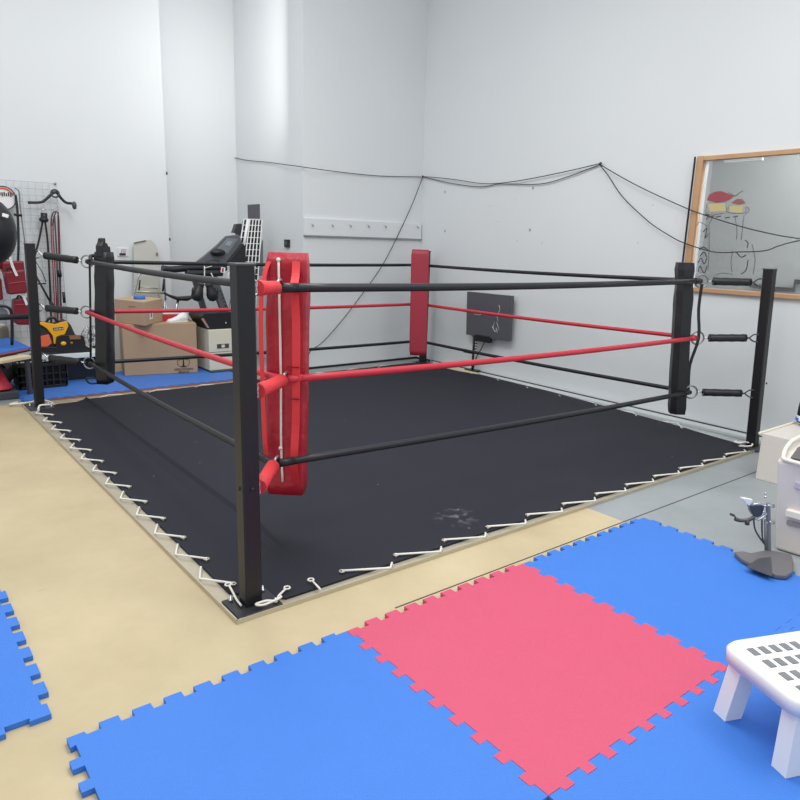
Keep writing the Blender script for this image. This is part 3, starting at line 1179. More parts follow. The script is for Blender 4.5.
# white hook rail on the back wall
t = thing('hook_rail', 'long white board with small hooks on the back wall', 'hook rail', (3.48, 4.2, 1.44))
bm = B()
bx(bm, (3.475, 4.207, 1.525), (1.585, .026, .175), bev=.003)
obj('board', bm, WALL, t)
bm = B()
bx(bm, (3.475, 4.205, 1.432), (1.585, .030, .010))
obj('edge_shadow', bm, mat('shade_edge', (140, 146, 146), .8), t)  # dark strip standing in for the shadow under the board
for u in (312, 332, 350, 368, 385, 417):
    p = at(u, 225 + (u - 312) * .02, 1, 4.19)
    bm = B()
    tube(bm, smooth([p + V((0, 0, .012)), p + V((0, -.012, -.002)), p + V((.004, -.02, -.014)), p + V((.01, -.022, .004))], 4), .0035, 6)
    obj('hook', bm, MGREY, t)

# square black thermostat on the niche side wall
p = at(288, 243.5, 0, XR)
t = thing('thermostat', 'small square black thermostat on the wall above the red strapped pad', 'thermostat', p)
bm = B()
bx(bm, p - V((.012, 0, 0)), (.024, .10, .085), bev=.006)
obj('housing', bm, BLK, t)
bm = B()
bx(bm, p - V((.026, 0, -.004)), (.004, .05, .035))
obj('display', bm, SCREEN, t)
# dark notice on the niche side wall
p = at(254, 212, 0, XR)
bm = B()
bx(bm, p - V((.004, 0, 0)), (.008, .30, .17))
tag(obj('wall_notice', bm, SCREEN), 'blank dark grey panel fixed to the wall above the white wire rack', 'panel')

def A(u, v, y):
    return at(u, v, 1, y)


# white wire rack leaning, dark board behind it
t = thing('wire_rack', 'white wire rack leaning upright behind the nearest post', 'rack', at(248, 344, 1, 4.62))
TL, TR, BL_, BR_ = at(244, 219, 1, 4.86), at(262, 219.5, 1, 4.86), at(229.5, 311.5, 1, 4.62), at(255.5, 311.5, 1, 4.62)


def qd(a, b, y_=0):
    p = TL.lerp(TR, a).lerp(BL_.lerp(BR_, a), b)
    return p + V((0, y_, 0))


bm = B()
for i in range(7):
    tube(bm, [qd(i / 6, 0), qd(i / 6, 1)], .0062, 6)
for i in range(16):
    tube(bm, [qd(0, i / 15), qd(1, i / 15)], .005, 6)
tube(bm, [qd(.25, 0), qd(.18, .35)], .014, 6)
obj('grid', bm, WHITE, t)
bm = B()
a_, b_, c_, e_ = qd(.0, .01, .016), qd(1, .01, .016), qd(1, 1, .016), qd(.0, 1, .016)
prism(bm, [a_, b_, c_, e_], (0, .012, 0))
obj('backing_board', bm, BLK, t)
bm = B()
prism(bm, [at(258, 262, 1, 4.9), at(263, 240, 1, 4.9), at(263.5, 276, 1, 4.9), at(257, 276, 1, 4.9)], (0, .02, 0))
obj('side_plate', bm, MGREY, t)

# ------------------------------------------------------------------ treadmill on its ivory cabinet
cab = thing('metal_cabinet', 'low ivory cabinet with a dark vent carrying the black motor hood', 'cabinet', (1.9, 4.65, .0))
k0, k1, k2 = A0_ = at(210, 375, 1, 4.475), at(210, 330, 1, 4.475), at(223, 346, 1, 4.473)
hx = k1.z
bm = B()
bx(bm, (k0.x + .19, 4.655, .035 + (hx - .035) / 2), (.38, .36, hx - .035), bev=.006)
obj('body', bm, IVORY, cab)
bm = B()
bx(bm, (k0.x + .21, 4.66, .027), (.42, .44, .014), bev=.004)
obj('plinth', bm, DGREY, cab)
bm = B()
bx(bm, k2, (.13, .006, .045))
vn = obj('vent', bm, DGREY, cab)
bm = B()
bx(bm, k2 - V((0, .004, 0)), (.035, .006, .03))
obj('label_plate', bm, IVORY, vn)
bm = B()
bx(bm, (k0.x + .19, 4.477, k2.z - .06), (.37, .004, .006))
obj('seam', bm, MGREY, cab)

tm = thing('treadmill', 'dark grey treadmill with sloping console and long black handlebars', 'treadmill', (1.95, 4.7, .42))
YT = 4.62


bm = B()
prism(bm, [A(u, v, 4.5) for u, v in ((200.5, 317), (204, 313), (232, 312), (240, 329), (210, 330), (206, 326))], (0, .34, 0), bev=.008)
mh = obj('motor_hood', bm, BLK, tm)
bm = B()
prism(bm, [A(u, v, 4.495) for u, v in ((201.5, 319), (203.5, 318), (209.5, 328), (207.5, 328))], (0, .02, 0))
obj('edge_trim', bm, ORG if False else mat('tan_edge', (170, 130, 110), .6), mh)
bm = B()
ball(bm, A(226, 323, 4.495), .008)
obj('bolt', bm, CHROME, mh)
for k, (a, b, yy) in enumerate((((213, 276), (228, 318), 4.66), ((196, 280), (207, 318), 4.80))):
    bm = B()
    p0, p1 = A(*a, yy), A(*b, yy)
    w2 = V((.045, 0, 0)) if k == 0 else V((.03, 0, 0))
    prism(bm, [p0 - w2, p0 + w2, p1 + w2, p1 - w2], (0, .05, 0), bev=.005)
    obj('upright', bm, mat('gun_grey', (88, 90, 96), .45), tm)
bm = B()
for i in range(7):
    p = A(220.5 + i * 1.25, 291 + i * 3.6, 4.652)
    bx(bm, p, (.018, .004, .010), Matrix.Rotation(.4 * (i % 2), 3, 'Y'))
obj('upright_lettering', bm, BLK, tm)
# console
bm = B()
prism(bm, [A(u, v, 4.72) for u, v in ((195, 262), (203, 256), (216, 245), (225, 236), (238, 234.5), (241, 238), (241, 244), (229, 264), (216, 267), (198, 266))], away((2.0, 4.72), .3), bev=.01)
con = obj('console', bm, mat('console_grey', (92, 96, 102), .4), tm)
bm = B()
prism(bm, [A(u, v, 4.712) for u, v in ((216, 251), (228, 238), (238, 239), (228, 254))], (0, .02, 0), bev=.003)
obj('display', bm, mat('display_grey', (120, 126, 132), .3), con)
bm = B()
prism(bm, [A(u, v, 4.706) for u, v in ((225, 245), (228, 241), (233, 241), (230, 246))], (0, .01, 0))
obj('screen', bm, mat('lcd', (150, 156, 158), .3), con)
bm = B()
p = A(217.5, 253, 4.70)
ball(bm, near(218, 252.5, p), .068, (1.15, .8, .55))
obj('speaker_pod', bm, BLK, con)
bm = B()
prism(bm, [A(u, v, 4.68) for u, v in ((228, 262), (243, 243), (246, 247), (246, 262), (236, 267))], (0, .1, 0), bev=.006)
obj('tray', bm, BLK, tm)
bm = B()
tube(bm, smooth([A(205, 263, 4.69), A(210, 260, 4.67), A(217, 260, 4.68), A(220, 263, 4.69)], 4), .007, 8)
obj('grip_hole', bm, DGREY, tm)
bm = B()
prism(bm, [A(u, v, 5.0) for u, v in ((233, 233), (236, 224), (242, 223.5), (242, 236), (238, 236), (237, 233))], (0, .06, 0), bev=.004)
obj('tablet_holder', bm, DGREY, tm)
for y_, px in ((4.66, [(162, 268.5), (172, 269.5), (190, 268), (206, 268), (226, 268)]), (4.62, [(186, 273), (192, 273.5), (205, 273.5), (222, 273)])):
    bm = B()
    tube(bm, smooth([A(u, v, y_) for u, v in px], 4), .033 if y_ > 4.65 else .034, 12)
    obj('handlebar', bm, BLK, tm)
bm = B()
p = A(223, 270, 4.578)
bx(bm, p, (.045, .006, .055), Matrix.Rotation(.15, 3, 'Y'))
stk = obj('sticker', bm, WHITE, tm)
bm = B()
bx(bm, p - V((.004, .004, 0)), (.02, .004, .04), Matrix.Rotation(.15, 3, 'Y'))
obj('sticker_stripe', bm, ROPER, stk)
bm = B()
tube(bm, smooth([A(229, 266, 4.57), A(232, 270, 4.57), A(228, 275, 4.57), A(230, 282, 4.57)], 4), .007, 6)
obj('cable', bm, WHITE, tm)

# boxing gloves hanging from the handlebar
for i, (cu_, cv_, tl) in enumerate(((198.5, 291, .35), (211, 291, -.3))):
    lab = ('black boxing glove hanging from the treadmill bar, left of its white lace', 'black boxing glove hanging from the treadmill bar, right of its white lace')[i]
    t = thing('boxing_glove', lab, 'glove', A(cu_, cv_, 4.56), 'black gloves hanging from the treadmill')
    R = Matrix.Rotation(tl, 3, 'Y')
    c = A(cu_, cv_, 4.56)
    bm = B()
    loops = []
    for j, (r_, z_) in enumerate(((.03, .11), (.036, .08), (.036, .04), (.045, .01), (.058, -.03), (.058, -.06), (.045, -.09), (.02, -.105))):
        loops.append([c + R @ V((r_ * 1.05 * math.cos(a * PI / 8), r_ * .8 * math.sin(a * PI / 8), z_)) for a in range(16)])
    loft(bm, loops)
    obj('glove_body', bm, BLK, t)
    bm = B()
    ball(bm, c + R @ V((-.05 if i == 0 else .05, -.01, -.02)), .022, (1, 1, 1.9), R @ Matrix.Rotation(.3 if i else -.3, 3, 'Y'))
    obj('thumb', bm, BLK, t)
    bm = B()
    lathe(bm, [(.038, -.012), (.041, 0), (.038, .012)], c + R @ V((0, 0, .075)), R @ V((0, 0, 1)), 16)
    obj('cuff', bm, DGREY, t)
bm = B()
p = [A(204.5, v, 4.545) for v in (266, 275, 285, 295)]
tube(bm, smooth(p, 3), .006, 6)
tube(bm, [A(212, 266, 4.56), A(205, 268, 4.55)], .004, 6)
tube(bm, smooth([A(211, 273, 4.56), A(213, 277, 4.55), A(215, 280, 4.55)], 3), .006, 6)
tag(obj('glove_lace', bm, CORD), 'white lace hanging between the two black boxing gloves', 'lace')

# dark box between the boxes and the cabinet
cq = at(203, 334, 1, 4.95)
t = thing('equipment_case', 'black case on the floor between big cardboard box and ivory cabinet', 'case', (1.72, 4.9, 0))
bm = B()
bx(bm, (cq.x, 5.08, .02 + cq.z / 2), (.15, .26, cq.z - .02), bev=.01)
obj('body', bm, BLK, t)
bm = B()
bx(bm, (cq.x, 4.945, cq.z * .75), (.12, .01, .012))
bx(bm, (cq.x - .02, 4.945, cq.z * .35), (.03, .01, .02))
obj('latch', bm, CHROME, t)

# ------------------------------------------------------------------ exercise bike saddle, folding chair, cream board
t = thing('exercise_bike', 'black exercise bike saddle on a chrome post behind the cardboard boxes', 'exercise bike', (1.62, 5.2, 0))
Ys = 5.2
sad = [A(u, v, Ys) for u, v in ((164, 293), (170, 296), (177, 298.5), (186, 298.5), (191.5, 297))]
bm = B()
loops = []
for p, w2, h2 in zip(sad, (.012, .022, .045, .085, .07), (.012, .016, .022, .028, .016)):
    loops.append([p + V((0, w2 * math.cos(a * PI / 6), h2 * math.sin(a * PI / 6))) for a in range(12)])
loft(bm, loops)
obj('saddle', bm, BLK, t)
bm = B()
p = A(178, 300, Ys)
tube(bm, [p, p + V((-.03, 0, -.12)), p + V((-.06, 0, -.40))], .014, 8)
obj('seat_post', bm, CHROME, t)
bm = B()
tube(bm, [p + V((-.05, 0, -.28)), (p.x - .1, Ys, .06)], .03, 10)
tube(bm, [(p.x - .3, Ys, .05), (p.x + .1, Ys, .05)], .025, 8)
tube(bm, [(p.x - .1, Ys - .14, .03), (p.x - .1, Ys + .14, .03)], .022, 8)
obj('frame', bm, BLK, t)

t = thing('folding_chair', 'chrome tube folding chair standing behind the small cardboard box', 'chair', (1.25, 5.15, 0))
Yc = 5.3
bm = B()
tube(bm, smooth([A(132, 300, Yc), A(136, 286, Yc), A(138.5, 276, Yc), (A(142, 273, Yc)), A(150, 272.5, Yc), A(161, 273, Yc), A(164, 277, Yc), A(165.5, 300, Yc)], 5), .011, 8)
for u0, u1 in ((134, 166),):
    a, b = A(132, 300, Yc), A(165.5, 300, Yc)
    tube(bm, [a, (a.x - .03, Yc - .13, .0)], .011, 8)
    tube(bm, [b, (b.x + .03, Yc - .1, .0)], .011, 8)
    tube(bm, [a + V((0, .02, 0)), (a.x + .0, Yc + .09, 0)], .011, 8)
    tube(bm, [b + V((0, .02, 0)), (b.x, Yc + .09, 0)], .011, 8)
obj('tube_frame', bm, CHROME, t)
bm = B()
tube(bm, [A(135, 291.5, Yc), A(165, 293, Yc)], .012, 8)
tube(bm, [A(140, 287, Yc), A(158, 288.5, Yc)], .008, 8)
tube(bm, smooth([A(157, 293, Yc), A(161, 299, Yc), A(163, 308, Yc)], 3), .008, 8)
obj('cross_bar', bm, STEEL, t)
bm = B()
tube(bm, [A(164, 279, Yc - .02), A(163, 291, Yc - .02)], .012, 8)
tube(bm, [A(140, 280, Yc - .02), A(139, 290, Yc - .02)], .008, 8)
obj('hinge', bm, BLK, t)
bm = B()
bx(bm, ((a.x + b.x) / 2, Yc - .02, .42), (.32, .16, .03), bev=.01)
obj('seat', bm, BLK, t)

t = thing('cream_board', 'cream board with a rounded top corner leaning on the wall behind the chair', 'board', A(150, 340, 5.4))
bm = B()
prism(bm, [A(u, v, 5.42) for u, v in ((134, 242.5), (137, 241.5), (146, 239.5), (151, 239.5), (155, 243), (158, 249), (159.5, 262), (160, 320), (134, 320))], (0, .02, 0), bev=.004)
prism(bm, [A(u, v, 5.42) for u, v in ((134, 320), (160, 320), (160, 366), (134, 367))], (0, .02, 0))
obj('sheet', bm, mat('cream_sheet', (196, 196, 188), .6, var=.05), t)
bm = B()
tube(bm, [A(134, 243, 5.41), A(138, 242, 5.41), A(146, 240.5, 5.41)], .006, 6)
bx(bm, A(157, 254, 5.41), (.02, .01, .03), bev=.003)
obj('edge_trim', bm, mat('brownish_trim', (120, 112, 100), .7), t)
# wall socket
p = A(123, 254, 5.5)
t = thing('wall_socket', 'small socket with black plug on the wall above the cardboard boxes', 'socket', p)
bm = B()
bx(bm, p + V((0, -.005, .02)), (.12, .01, .09), bev=.003)
obj('plate', bm, WALL, t)
bm = B()
bx(bm, p + V((-.01, -.02, -.0)), (.06, .03, .02), bev=.004)
obj('plug', bm, BLK, t)
bm = B()
bx(bm, p + V((.01, -.012, .045)), (.05, .003, .006))
bx(bm, p + V((-.015, -.012, .03)), (.006, .003, .03))
bx(bm, p + V((.012, -.012, .025)), (.03, .003, .008))
obj('red_mark', bm, mat('red_print', (215, 120, 110), .7), t)

# ------------------------------------------------------------------ cardboard boxes
A0, B0 = V((.922, 4.689, .019)), V((1.613, 4.542, .019))
e1 = (B0 - A0).normalized()
n1 = V((-e1.y, e1.x, 0))
HB = at(196, 323, 1, 4.545).z - .019
t = thing('cardboard_box', 'large brown cardboard box with a palm tree print standing on the blue mat', 'box', A0.lerp(B0, .5) + n1 * .2)
bm = B()
prism(bm, [A0, B0, B0 + n1 * .44, A0 + n1 * .44], (0, 0, HB), bev=.004)
obj('body', bm, CARD, t)
bm = B()
mid = V((0, 0, HB + .0005))
prism(bm, [A0 + n1 * .19 + mid, B0 + n1 * .19 + mid, B0 + n1 * .24 + mid, A0 + n1 * .24 + mid], (0, 0, .001))
obj('tape', bm, mat('brown_tape', (150, 122, 92), .35), t)
# palm logo
lc = at(183.5, 362, 1, 4.57)
lc = A0 + e1 * ((lc - A0).dot(e1)) - n1 * .002 + V((0, 0, lc.z - .019))


def lp(x, z):
    return lc + e1 * x + V((0, 0, z))


bm = B()
tube(bm, [lp(.065 * math.cos(a) * (1 if abs(math.cos(a)) < .7 else .95), .052 * math.sin(a)) for a in [PI / 2 + .5 + (2 * PI - 1.0) * k / 24 for k in range(25)]], .0022, 4)
prism(bm, [lp(-.004, .03), lp(.004, .03), lp(.008, -.045), (lp(-.012, -.045))], -n1 * .001)
for ex, ez in ((-.05, .012), (-.035, .045), (.0, .058), (.035, .045), (.05, .012), (-.045, .03), (.045, .03)):
    prism(bm, [lp(-.003, .028), lp(ex * .5 - ez * .1, .034 + ez * .4), lp(ex, ez), lp(ex * .5, .024 + ez * .2), lp(.003, .026)], -n1 * .001)
prism(bm, [lp(-.03, -.048), lp(.03, -.048), lp(.02, -.040), lp(-.02, -.040)], -n1 * .001)
obj('palm_print', bm, INK, t)
text('lettering', 'MOUNTAIN', INK, t, .034, lc - n1 * .001 + V((0, 0, -.086)), e1, (0, 0, 1))
text('lettering', 'BRAND', INK, t, .032, lc - n1 * .001 + V((0, 0, -.115)), e1, (0, 0, 1))

zb = .021 + HB
C0 = at(145.3, 326, 2, zb)
C1 = at(109, 321, 2, zb)
C2 = at(165, 320.5, 2, zb)
t = thing('cardboard_box', 'smaller cardboard box with a white label and blue tape, stacked on the large one', 'box', C0)
bm = B()
C0 = V((C0.x, C0.y, zb)); C1 = V((C1.x, C1.y, zb)); C2 = V((C2.x, C2.y, zb))
if (C2 - C0).length > .45:
    C2 = C0 + (C2 - C0).normalized() * .45
if (C1 - C0).length > .46:
    C1 = C0 + (C1 - C0).normalized() * .46
HS = near(145, 302, C0).z - zb
prism(bm, [C0, C2, C1 + C2 - C0, C1], (0, 0, HS), bev=.004)
obj('body', bm, CARD2, t)
e2 = (C2 - C0).normalized()
e3 = (C0 - C1).normalized()
bm = B()
o2 = V((e2.y, -e2.x, 0)) * .0015
q = C0 + e2 * ((C2 - C0).length * .24) + V((0, 0, .05)) + o2
prism(bm, [q, q + e2 * .075, q + e2 * .075 + V((0, 0, .085)), q + V((0, 0, .085))], o2)
ls = obj('label_sticker', bm, WHITE, t)
bm = B()
prism(bm, [q + e2 * .025 + o2 + V((0, 0, .02)), q + e2 * .05 + o2 + V((0, 0, .02)), q + e2 * .05 + o2 + V((0, 0, .065)), q + e2 * .025 + o2 + V((0, 0, .065))], o2 * .5)
obj('printed_block', bm, SCREEN, ls)
bm = B()
cc = C0.lerp(C1 + C2 - C0, .42) + V((0, 0, HS + .001))
lathe(bm, [(.026, 0), (.055, 0), (.055, .03), (.026, .03), (.026, 0)], cc, seg=24)
tag(obj('tape_roll', bm, BLUE), 'roll of blue tape lying on the smaller cardboard box', 'tape roll')
bm = B()
o3 = V((e3.y, -e3.x, 0)) * .0015
q = C1 + e3 * ((C0 - C1).length * .5) + V((0, 0, HS * .75)) + o3
for k in range(2):
    for j in range(5 - k):
        bx(bm, q + e3 * (.022 * j) - V((0, 0, .03 * k)), (.015, .002, .010), rz(math.atan2(e3.y, e3.x)))
obj('small_print', bm, mat('faint_print', (130, 108, 86), .8), t)

t = thing('shoe_box', 'white and red shoe box on the large cardboard box', 'box', A(171, 325, 4.8))
p = A(172, 324, 4.78)
bm = B()
bx(bm, (p.x + .01, 4.85, zb + .035), (.16, .12, .07), rz(-.2), bev=.003)
obj('body', bm, ROPER, t)
bm = B()
bx(bm, (p.x + .01, 4.85, zb + .08), (.165, .125, .02), rz(-.2), bev=.003)
obj('lid', bm, WHITE, t)
t = thing('sneaker', 'white sneaker lying on the large cardboard box beside the shoe box', 'shoe', A(182, 325, 4.7))
p = A(178, 326, 4.66)
base = V((p.x, 4.68, zb))
bm = B()
loops = []
for x, w2, h2 in ((-.10, .012, .010), (-.09, .032, .020), (-.05, .042, .030), (0, .040, .052), (.03, .036, .078), (.07, .034, .085), (.10, .030, .080), (.115, .012, .06)):
    loops.append([base + V((x, 0, 0)) + V((0, w2 * math.cos(a * PI / 6), max(0, math.sin(a * PI / 6)) * h2 + .012)) for a in range(12)])
loft(bm, loops)
obj('upper', bm, WHITE, t)
bm = B()
prism(bm, [base + V((x, y, 0)) for x, y in ((-.115, 0), (-.09, -.04), (0, -.042), (.1, -.035), (.12, 0), (.1, .035), (0, .042), (-.09, .04))], (0, 0, .014))
obj('sole', bm, CREAM2, t)

# ------------------------------------------------------------------ left side: crate, plank, tool case, fan
t = thing('plastic_crate', 'black open lattice crate on the floor behind the left post', 'crate', (.13, 4.68, 0))
cx0, cx1, cy0, cy1, ch = -.035, .345, 4.47, 4.77, .235
bm = B()
bx(bm, ((cx0 + cx1) / 2, (cy0 + cy1) / 2, .012 + .019), (cx1 - cx0, cy1 - cy0, .024), bev=.003)
obj('bottom', bm, BLK, t)
for (xa, ya, xb, yb) in ((cx0, cy0, cx1, cy0), (cx1, cy0, cx1, cy1), (cx1, cy1, cx0, cy1), (cx0, cy1, cx0, cy0)):
    bm = B()
    a, b = V((xa, ya, 0)), V((xb, yb, 0))
    n = 7 if xa != xb else 5
    for i in range(n + 1):
        p = a.lerp(b, i / n)
        bx(bm, p + V((0, 0, .02 + ch / 2)), (.012, .012, ch - .02))
    for z in (.09, .15, .235):
        m_ = a.lerp(b, .5)
        L_ = (b - a).length
        bx(bm, m_ + V((0, 0, z)), (L_ + .012 if xa != xb else .013, L_ + .012 if xa == xb else .013, .012 if z < .2 else .022))
    obj('side', bm, BLK, t)
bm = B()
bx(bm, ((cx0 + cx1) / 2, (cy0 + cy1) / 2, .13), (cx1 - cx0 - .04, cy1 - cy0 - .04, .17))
obj('dark_block', bm, mat('block_black', (12, 12, 15), .9), t)  # solid dark block inside the crate, so the lattice cells look black
t = thing('dark_storage_box', 'black storage box on the floor under the right end of the white plank', 'box', (.58, 4.85, 0))
bm = B()
loft(bm, [[V((x * k + .56, y * k + 4.86, z)) for x, y in ((-.15, -.13), (.15, -.13), (.15, .13), (-.15, .13))] for z, k in ((.02, .92), (.21, 1.0))], sm=False)
obj('body', bm, BLK, t)
bm = B()
bx(bm, (.56, 4.86, .222), (.33, .29, .022), bev=.004)
obj('lid', bm, BLK, t)

bm = B()
zp = .252
bx(bm, (.42, 4.72, zp + .02), (.60, .26, .042), rz(.0), bev=.003)
pl = obj('white_plank', bm, mat('white_board', (214, 220, 218), .5, var=.03))
tag(pl, 'white plank resting across the black crate and carrying the yellow tool case', 'plank')

t = thing('power_tool_case', 'yellow and black power tool case with an orange panel on the white plank', 'tool case', (.36, 4.72, .29))
Yq = 4.66
bm = B()
prism(bm, [A(u, v, Yq + .02) for u, v in ((36, 349), (37, 327), (41, 322), (55, 324), (66, 320), (71, 325), (75, 334), (80, 338), (80, 348), (60, 351))], (0, .12, 0), bev=.008)
obj('shell', bm, mat('charcoal_shell', (46, 46, 50), .5), t)
bm = B()
prism(bm, [A(u, v, Yq) for u, v in ((38, 323), (43, 322), (55, 324.5), (62, 322.5), (67, 321), (68.5, 326), (65, 334), (58, 337), (56.5, 344), (54, 344), (53, 336), (47, 328.5))], (0, .025, 0), bev=.003)
obj('yellow_cover', bm, YEL, t)
bm = B()
prism(bm, [A(u, v, Yq) for u, v in ((40, 336.5), (49, 334.5), (52, 343), (48, 346.5), (41, 347))], (0, .022, 0), bev=.003)
obj('orange_panel', bm, ORG, t)
bm = B()
prism(bm, [A(u, v, Yq - .004) for u, v in ((53, 328), (63, 327), (63.5, 329.5), (53.5, 330.5))], (0, .01, 0))
nb = obj('name_badge', bm, BLK, t)
bm = B()
for k in range(6):
    bx(bm, A(54.8 + k * 1.5, 329.2 - k * .12, Yq - .006), (.007, .003, .010))
obj('badge_lettering', bm, WHITE, nb)
bm = B()
tube(bm, smooth([A(46, 323, Yq + .06), A(49, 318.5, Yq + .06), A(54, 318, Yq + .06), A(59, 323, Yq + .06)], 5), .012, 8)
obj('handle', bm, BLK, t)
bm = B()
prism(bm, [A(u, v, Yq - .03) for u, v in ((40, 347), (56, 347), (57, 337), (62, 335), (84, 336), (86, 346), (92, 349), (90, 352.5), (42, 353))], (0, .07, 0), bev=.004)
lt_ = obj('lower_tray', bm, BLK, t)
bm = B()
ball(bm, A(63.5, 343.5, Yq - .035), .022, (1.1, .6, .85))
obj('yellow_knob', bm, YEL, lt_)
bm = B()
prism(bm, [A(u, v, Yq - .034) for u, v in ((69, 335.5), (80, 335.5), (81, 339), (70, 339.5))], (0, .01, 0))
ball(bm, A(71.5, 343, Yq - .035), .013)
obj('copper_fitting', bm, mat('copper', (150, 104, 78), .5, .3), lt_)

t = thing('desk_fan', 'small wire cage fan half hidden behind the left black corner pad', 'fan', A(90, 352, 4.95))
cfan = A(93, 336, 4.9)
bm = B()
for k in range(12):
    torus(bm, cfan, (math.sin(k * PI / 12), math.cos(k * PI / 12), 0), .105, .0022, 20, 5)
for z in (-.05, 0, .05):
    torus(bm, cfan + V((0, 0, z)), (0, 0, 1), math.sqrt(.105 ** 2 - z * z), .0025, 20, 5)
obj('wire_cage', bm, CHROME, t)
bm = B()
for k in range(3):
    a = k * 2.094
    ball(bm, cfan + V((.04 * math.cos(a), 0, .04 * math.sin(a))), .035, (1, .2, .7), Matrix.Rotation(-a, 3, 'Y'))
bl = obj('blade', bm, MGREY, t)
bm = B()
tube(bm, [cfan - V((0, 0, .10)), V((cfan.x, 4.9, .245))], .014, 8)
lathe(bm, [(.07, .234), (.07, .245), (.02, .255)], (cfan.x, 4.9, 0), seg=18)
obj('stand', bm, BLK, t)

# ------------------------------------------------------------------ bench with blue mat top
t = thing('low_bench', 'low bench with a pale wooden edge at the left edge of the photo', 'bench', (-.3, 4.6, 0))
zq = .355
P = [at(0, 361, 2, zq), at(33, 355.5, 2, zq)]
ed = (P[1] - P[0]).normalized()
en = V((-ed.y, ed.x, 0))
a = P[1] + V((0, 0, -.025))
b = a - ed * .95
bm = B()
prism(bm, [b, a, a + en * .14, b + en * .14], (0, 0, .025), bev=.003)
obj('plank', bm, WOODP, t)
bm = B()
a3, b3 = a + en * .14 + V((0, 0, .0)), b + en * .14
prism(bm, [b3, a3, a3 + en * .62, b3 + en * .62], (0, 0, .02), bev=.003)
obj('plank', bm, WOODP, t)
for (f, g) in ((.03, .04), (.92, .04), (.03, .58), (.92, .58)):
    q = a - ed * f + en * g
    bm = B()
    bx(bm, (q.x, q.y, (a.z) / 2), (.03, .03, a.z), rz(math.atan2(ed.y, ed.x)))
    obj('leg', bm, DGREY, t)
bm = B()
z2 = zq + .004
A1, A2 = at(0, 357.5, 2, z2), at(31, 351, 2, z2)
prism(bm, [A1 - (A2 - A1) * 2, A2, A2 + en * .45, A1 - (A2 - A1) * 2 + en * .45], (0, 0, .010))
tag(obj('black_pad', bm, BLK), 'thin black pad lying on the low bench under the blue mat', 'pad')
z3 = z2 + .012
M1, M2, M3 = at(0, 355.5, 2, z3), at(30.5, 349.5, 2, z3), at(0, 334.5, 2, z3 + .01)
dd1 = (M1 - M2)
bm = B()
M4 = M2 + (M3 - M2) * .68
M4.z = M2.z
prism(bm, [M2, M2 + dd1 * 2.5, M4 + dd1 * 2.5, M4], (0, 0, .012))
t = thing('bench_mat', 'blue foam mat with a red underside lying on the low bench', 'mat', M2)
obj('red_layer', bm, mat('rosy_foam', (196, 96, 96), .8), t)
bm = B()
u_ = V((0, 0, .0125))
prism(bm, [M2 + u_, M2 + dd1 * 2.5 + u_, M4 + dd1 * 2.5 + u_, M4 + u_], (0, 0, .010))
obj('blue_layer', bm, BLUE, t)

# things under the bench
t = thing('marker_cone', 'red training cone under the low bench at the left edge', 'cone', at(-2, 378, 1, 4.5))
c = at(-3, 377, 1, 4.35)
c = V((c.x, 4.35, .0))
bm = B()
h_ = .30
lathe(bm, [(.11, .012), (.105, .02), (.015, .21)], c + V((0, 0, .07)), seg=20)
obj('body', bm, ROPER, t)
bm = B()
bx(bm, c + V((0, 0, .035)), (.26, .26, .07), bev=.01)
obj('base', bm, DGREY, t)
t = thing('gym_bag', 'dark grey bag slumped beside the crate under the low bench', 'bag', (-.12, 4.72, 0))
bm = B()
c = V((-.20, 4.72, .14))
ball(bm, c, .13, (1.3, .8, 1.0))
obj('body', bm, CLOTHG, t)
bm = B()
tube(bm, smooth([c + V((-.08, -.09, .06)), c + V((0, -.10, .16)), c + V((.08, -.09, .06))], 5), .01, 6)
obj('handle', bm, BLK, t)
bm = B()
ball(bm, c + V((.10, -.06, .08)), .03, (1, .6, 1.2))
obj('pale_patch', bm, mat('pale_patch', (150, 146, 150), .5), t)

# ------------------------------------------------------------------ weight machine arm on the far left
t = thing('weight_bench', 'black tubular weight bench with a grey pad cut by the left edge', 'weight bench', (-.35, 4.45, 0))
bm = B()
Yw = 4.5
tube(bm, [A(-45, 319, Yw), A(29, 316.5, Yw)], .024, 12)
obj('padded_bar', bm, BLK, t)
bm = B()
tube(bm, smooth([A(-20, 306, Yw + .1), A(0, 306, Yw + .1), A(7, 307, Yw + .1), A(11, 311, Yw + .1), A(12, 322, Yw + .1), A(12, 345, Yw + .1)], 5), .013, 10)
tube(bm, [A(-40, 306, Yw + .1), A(-20, 306, Yw + .1)], .013, 10)
p = A(-38, 319, Yw + .02)
tube(bm, [(p.x, Yw, .02), (p.x, Yw, .86)], .022, 10)
tube(bm, [(p.x, Yw - .0, .02), (p.x, Yw + .8, .02)], .022, 10)
obj('frame', bm, BLK, t)
bm = B()
prism(bm, [A(u, v, Yw + .12) for u, v in ((-35, 308), (4, 308), (8, 311), (8, 316), (-35, 316))], (0, .25, 0), bev=.015)
obj('pad', bm, MGREY, t)

t = thing('floor_cylinder', 'grey roll with a brown end standing behind the low bench', 'foam roll', A(4, 350, 5.2))
bm = B()
p = A(3, 327, 5.42)
lathe(bm, [(.065, 0), (.065, p.z - .02), (.055, p.z)], (p.x - .02, 5.42, 0.0), seg=20)
obj('roll', bm, mat('brownish_grey', (128, 118, 106), .7), t)
bm = B()
lathe(bm, [(.045, 0), (.045, .03), (.02, .035)], (p.x - .02, 5.42, p.z), seg=20)
obj('end_cap', bm, CREAM2, t)

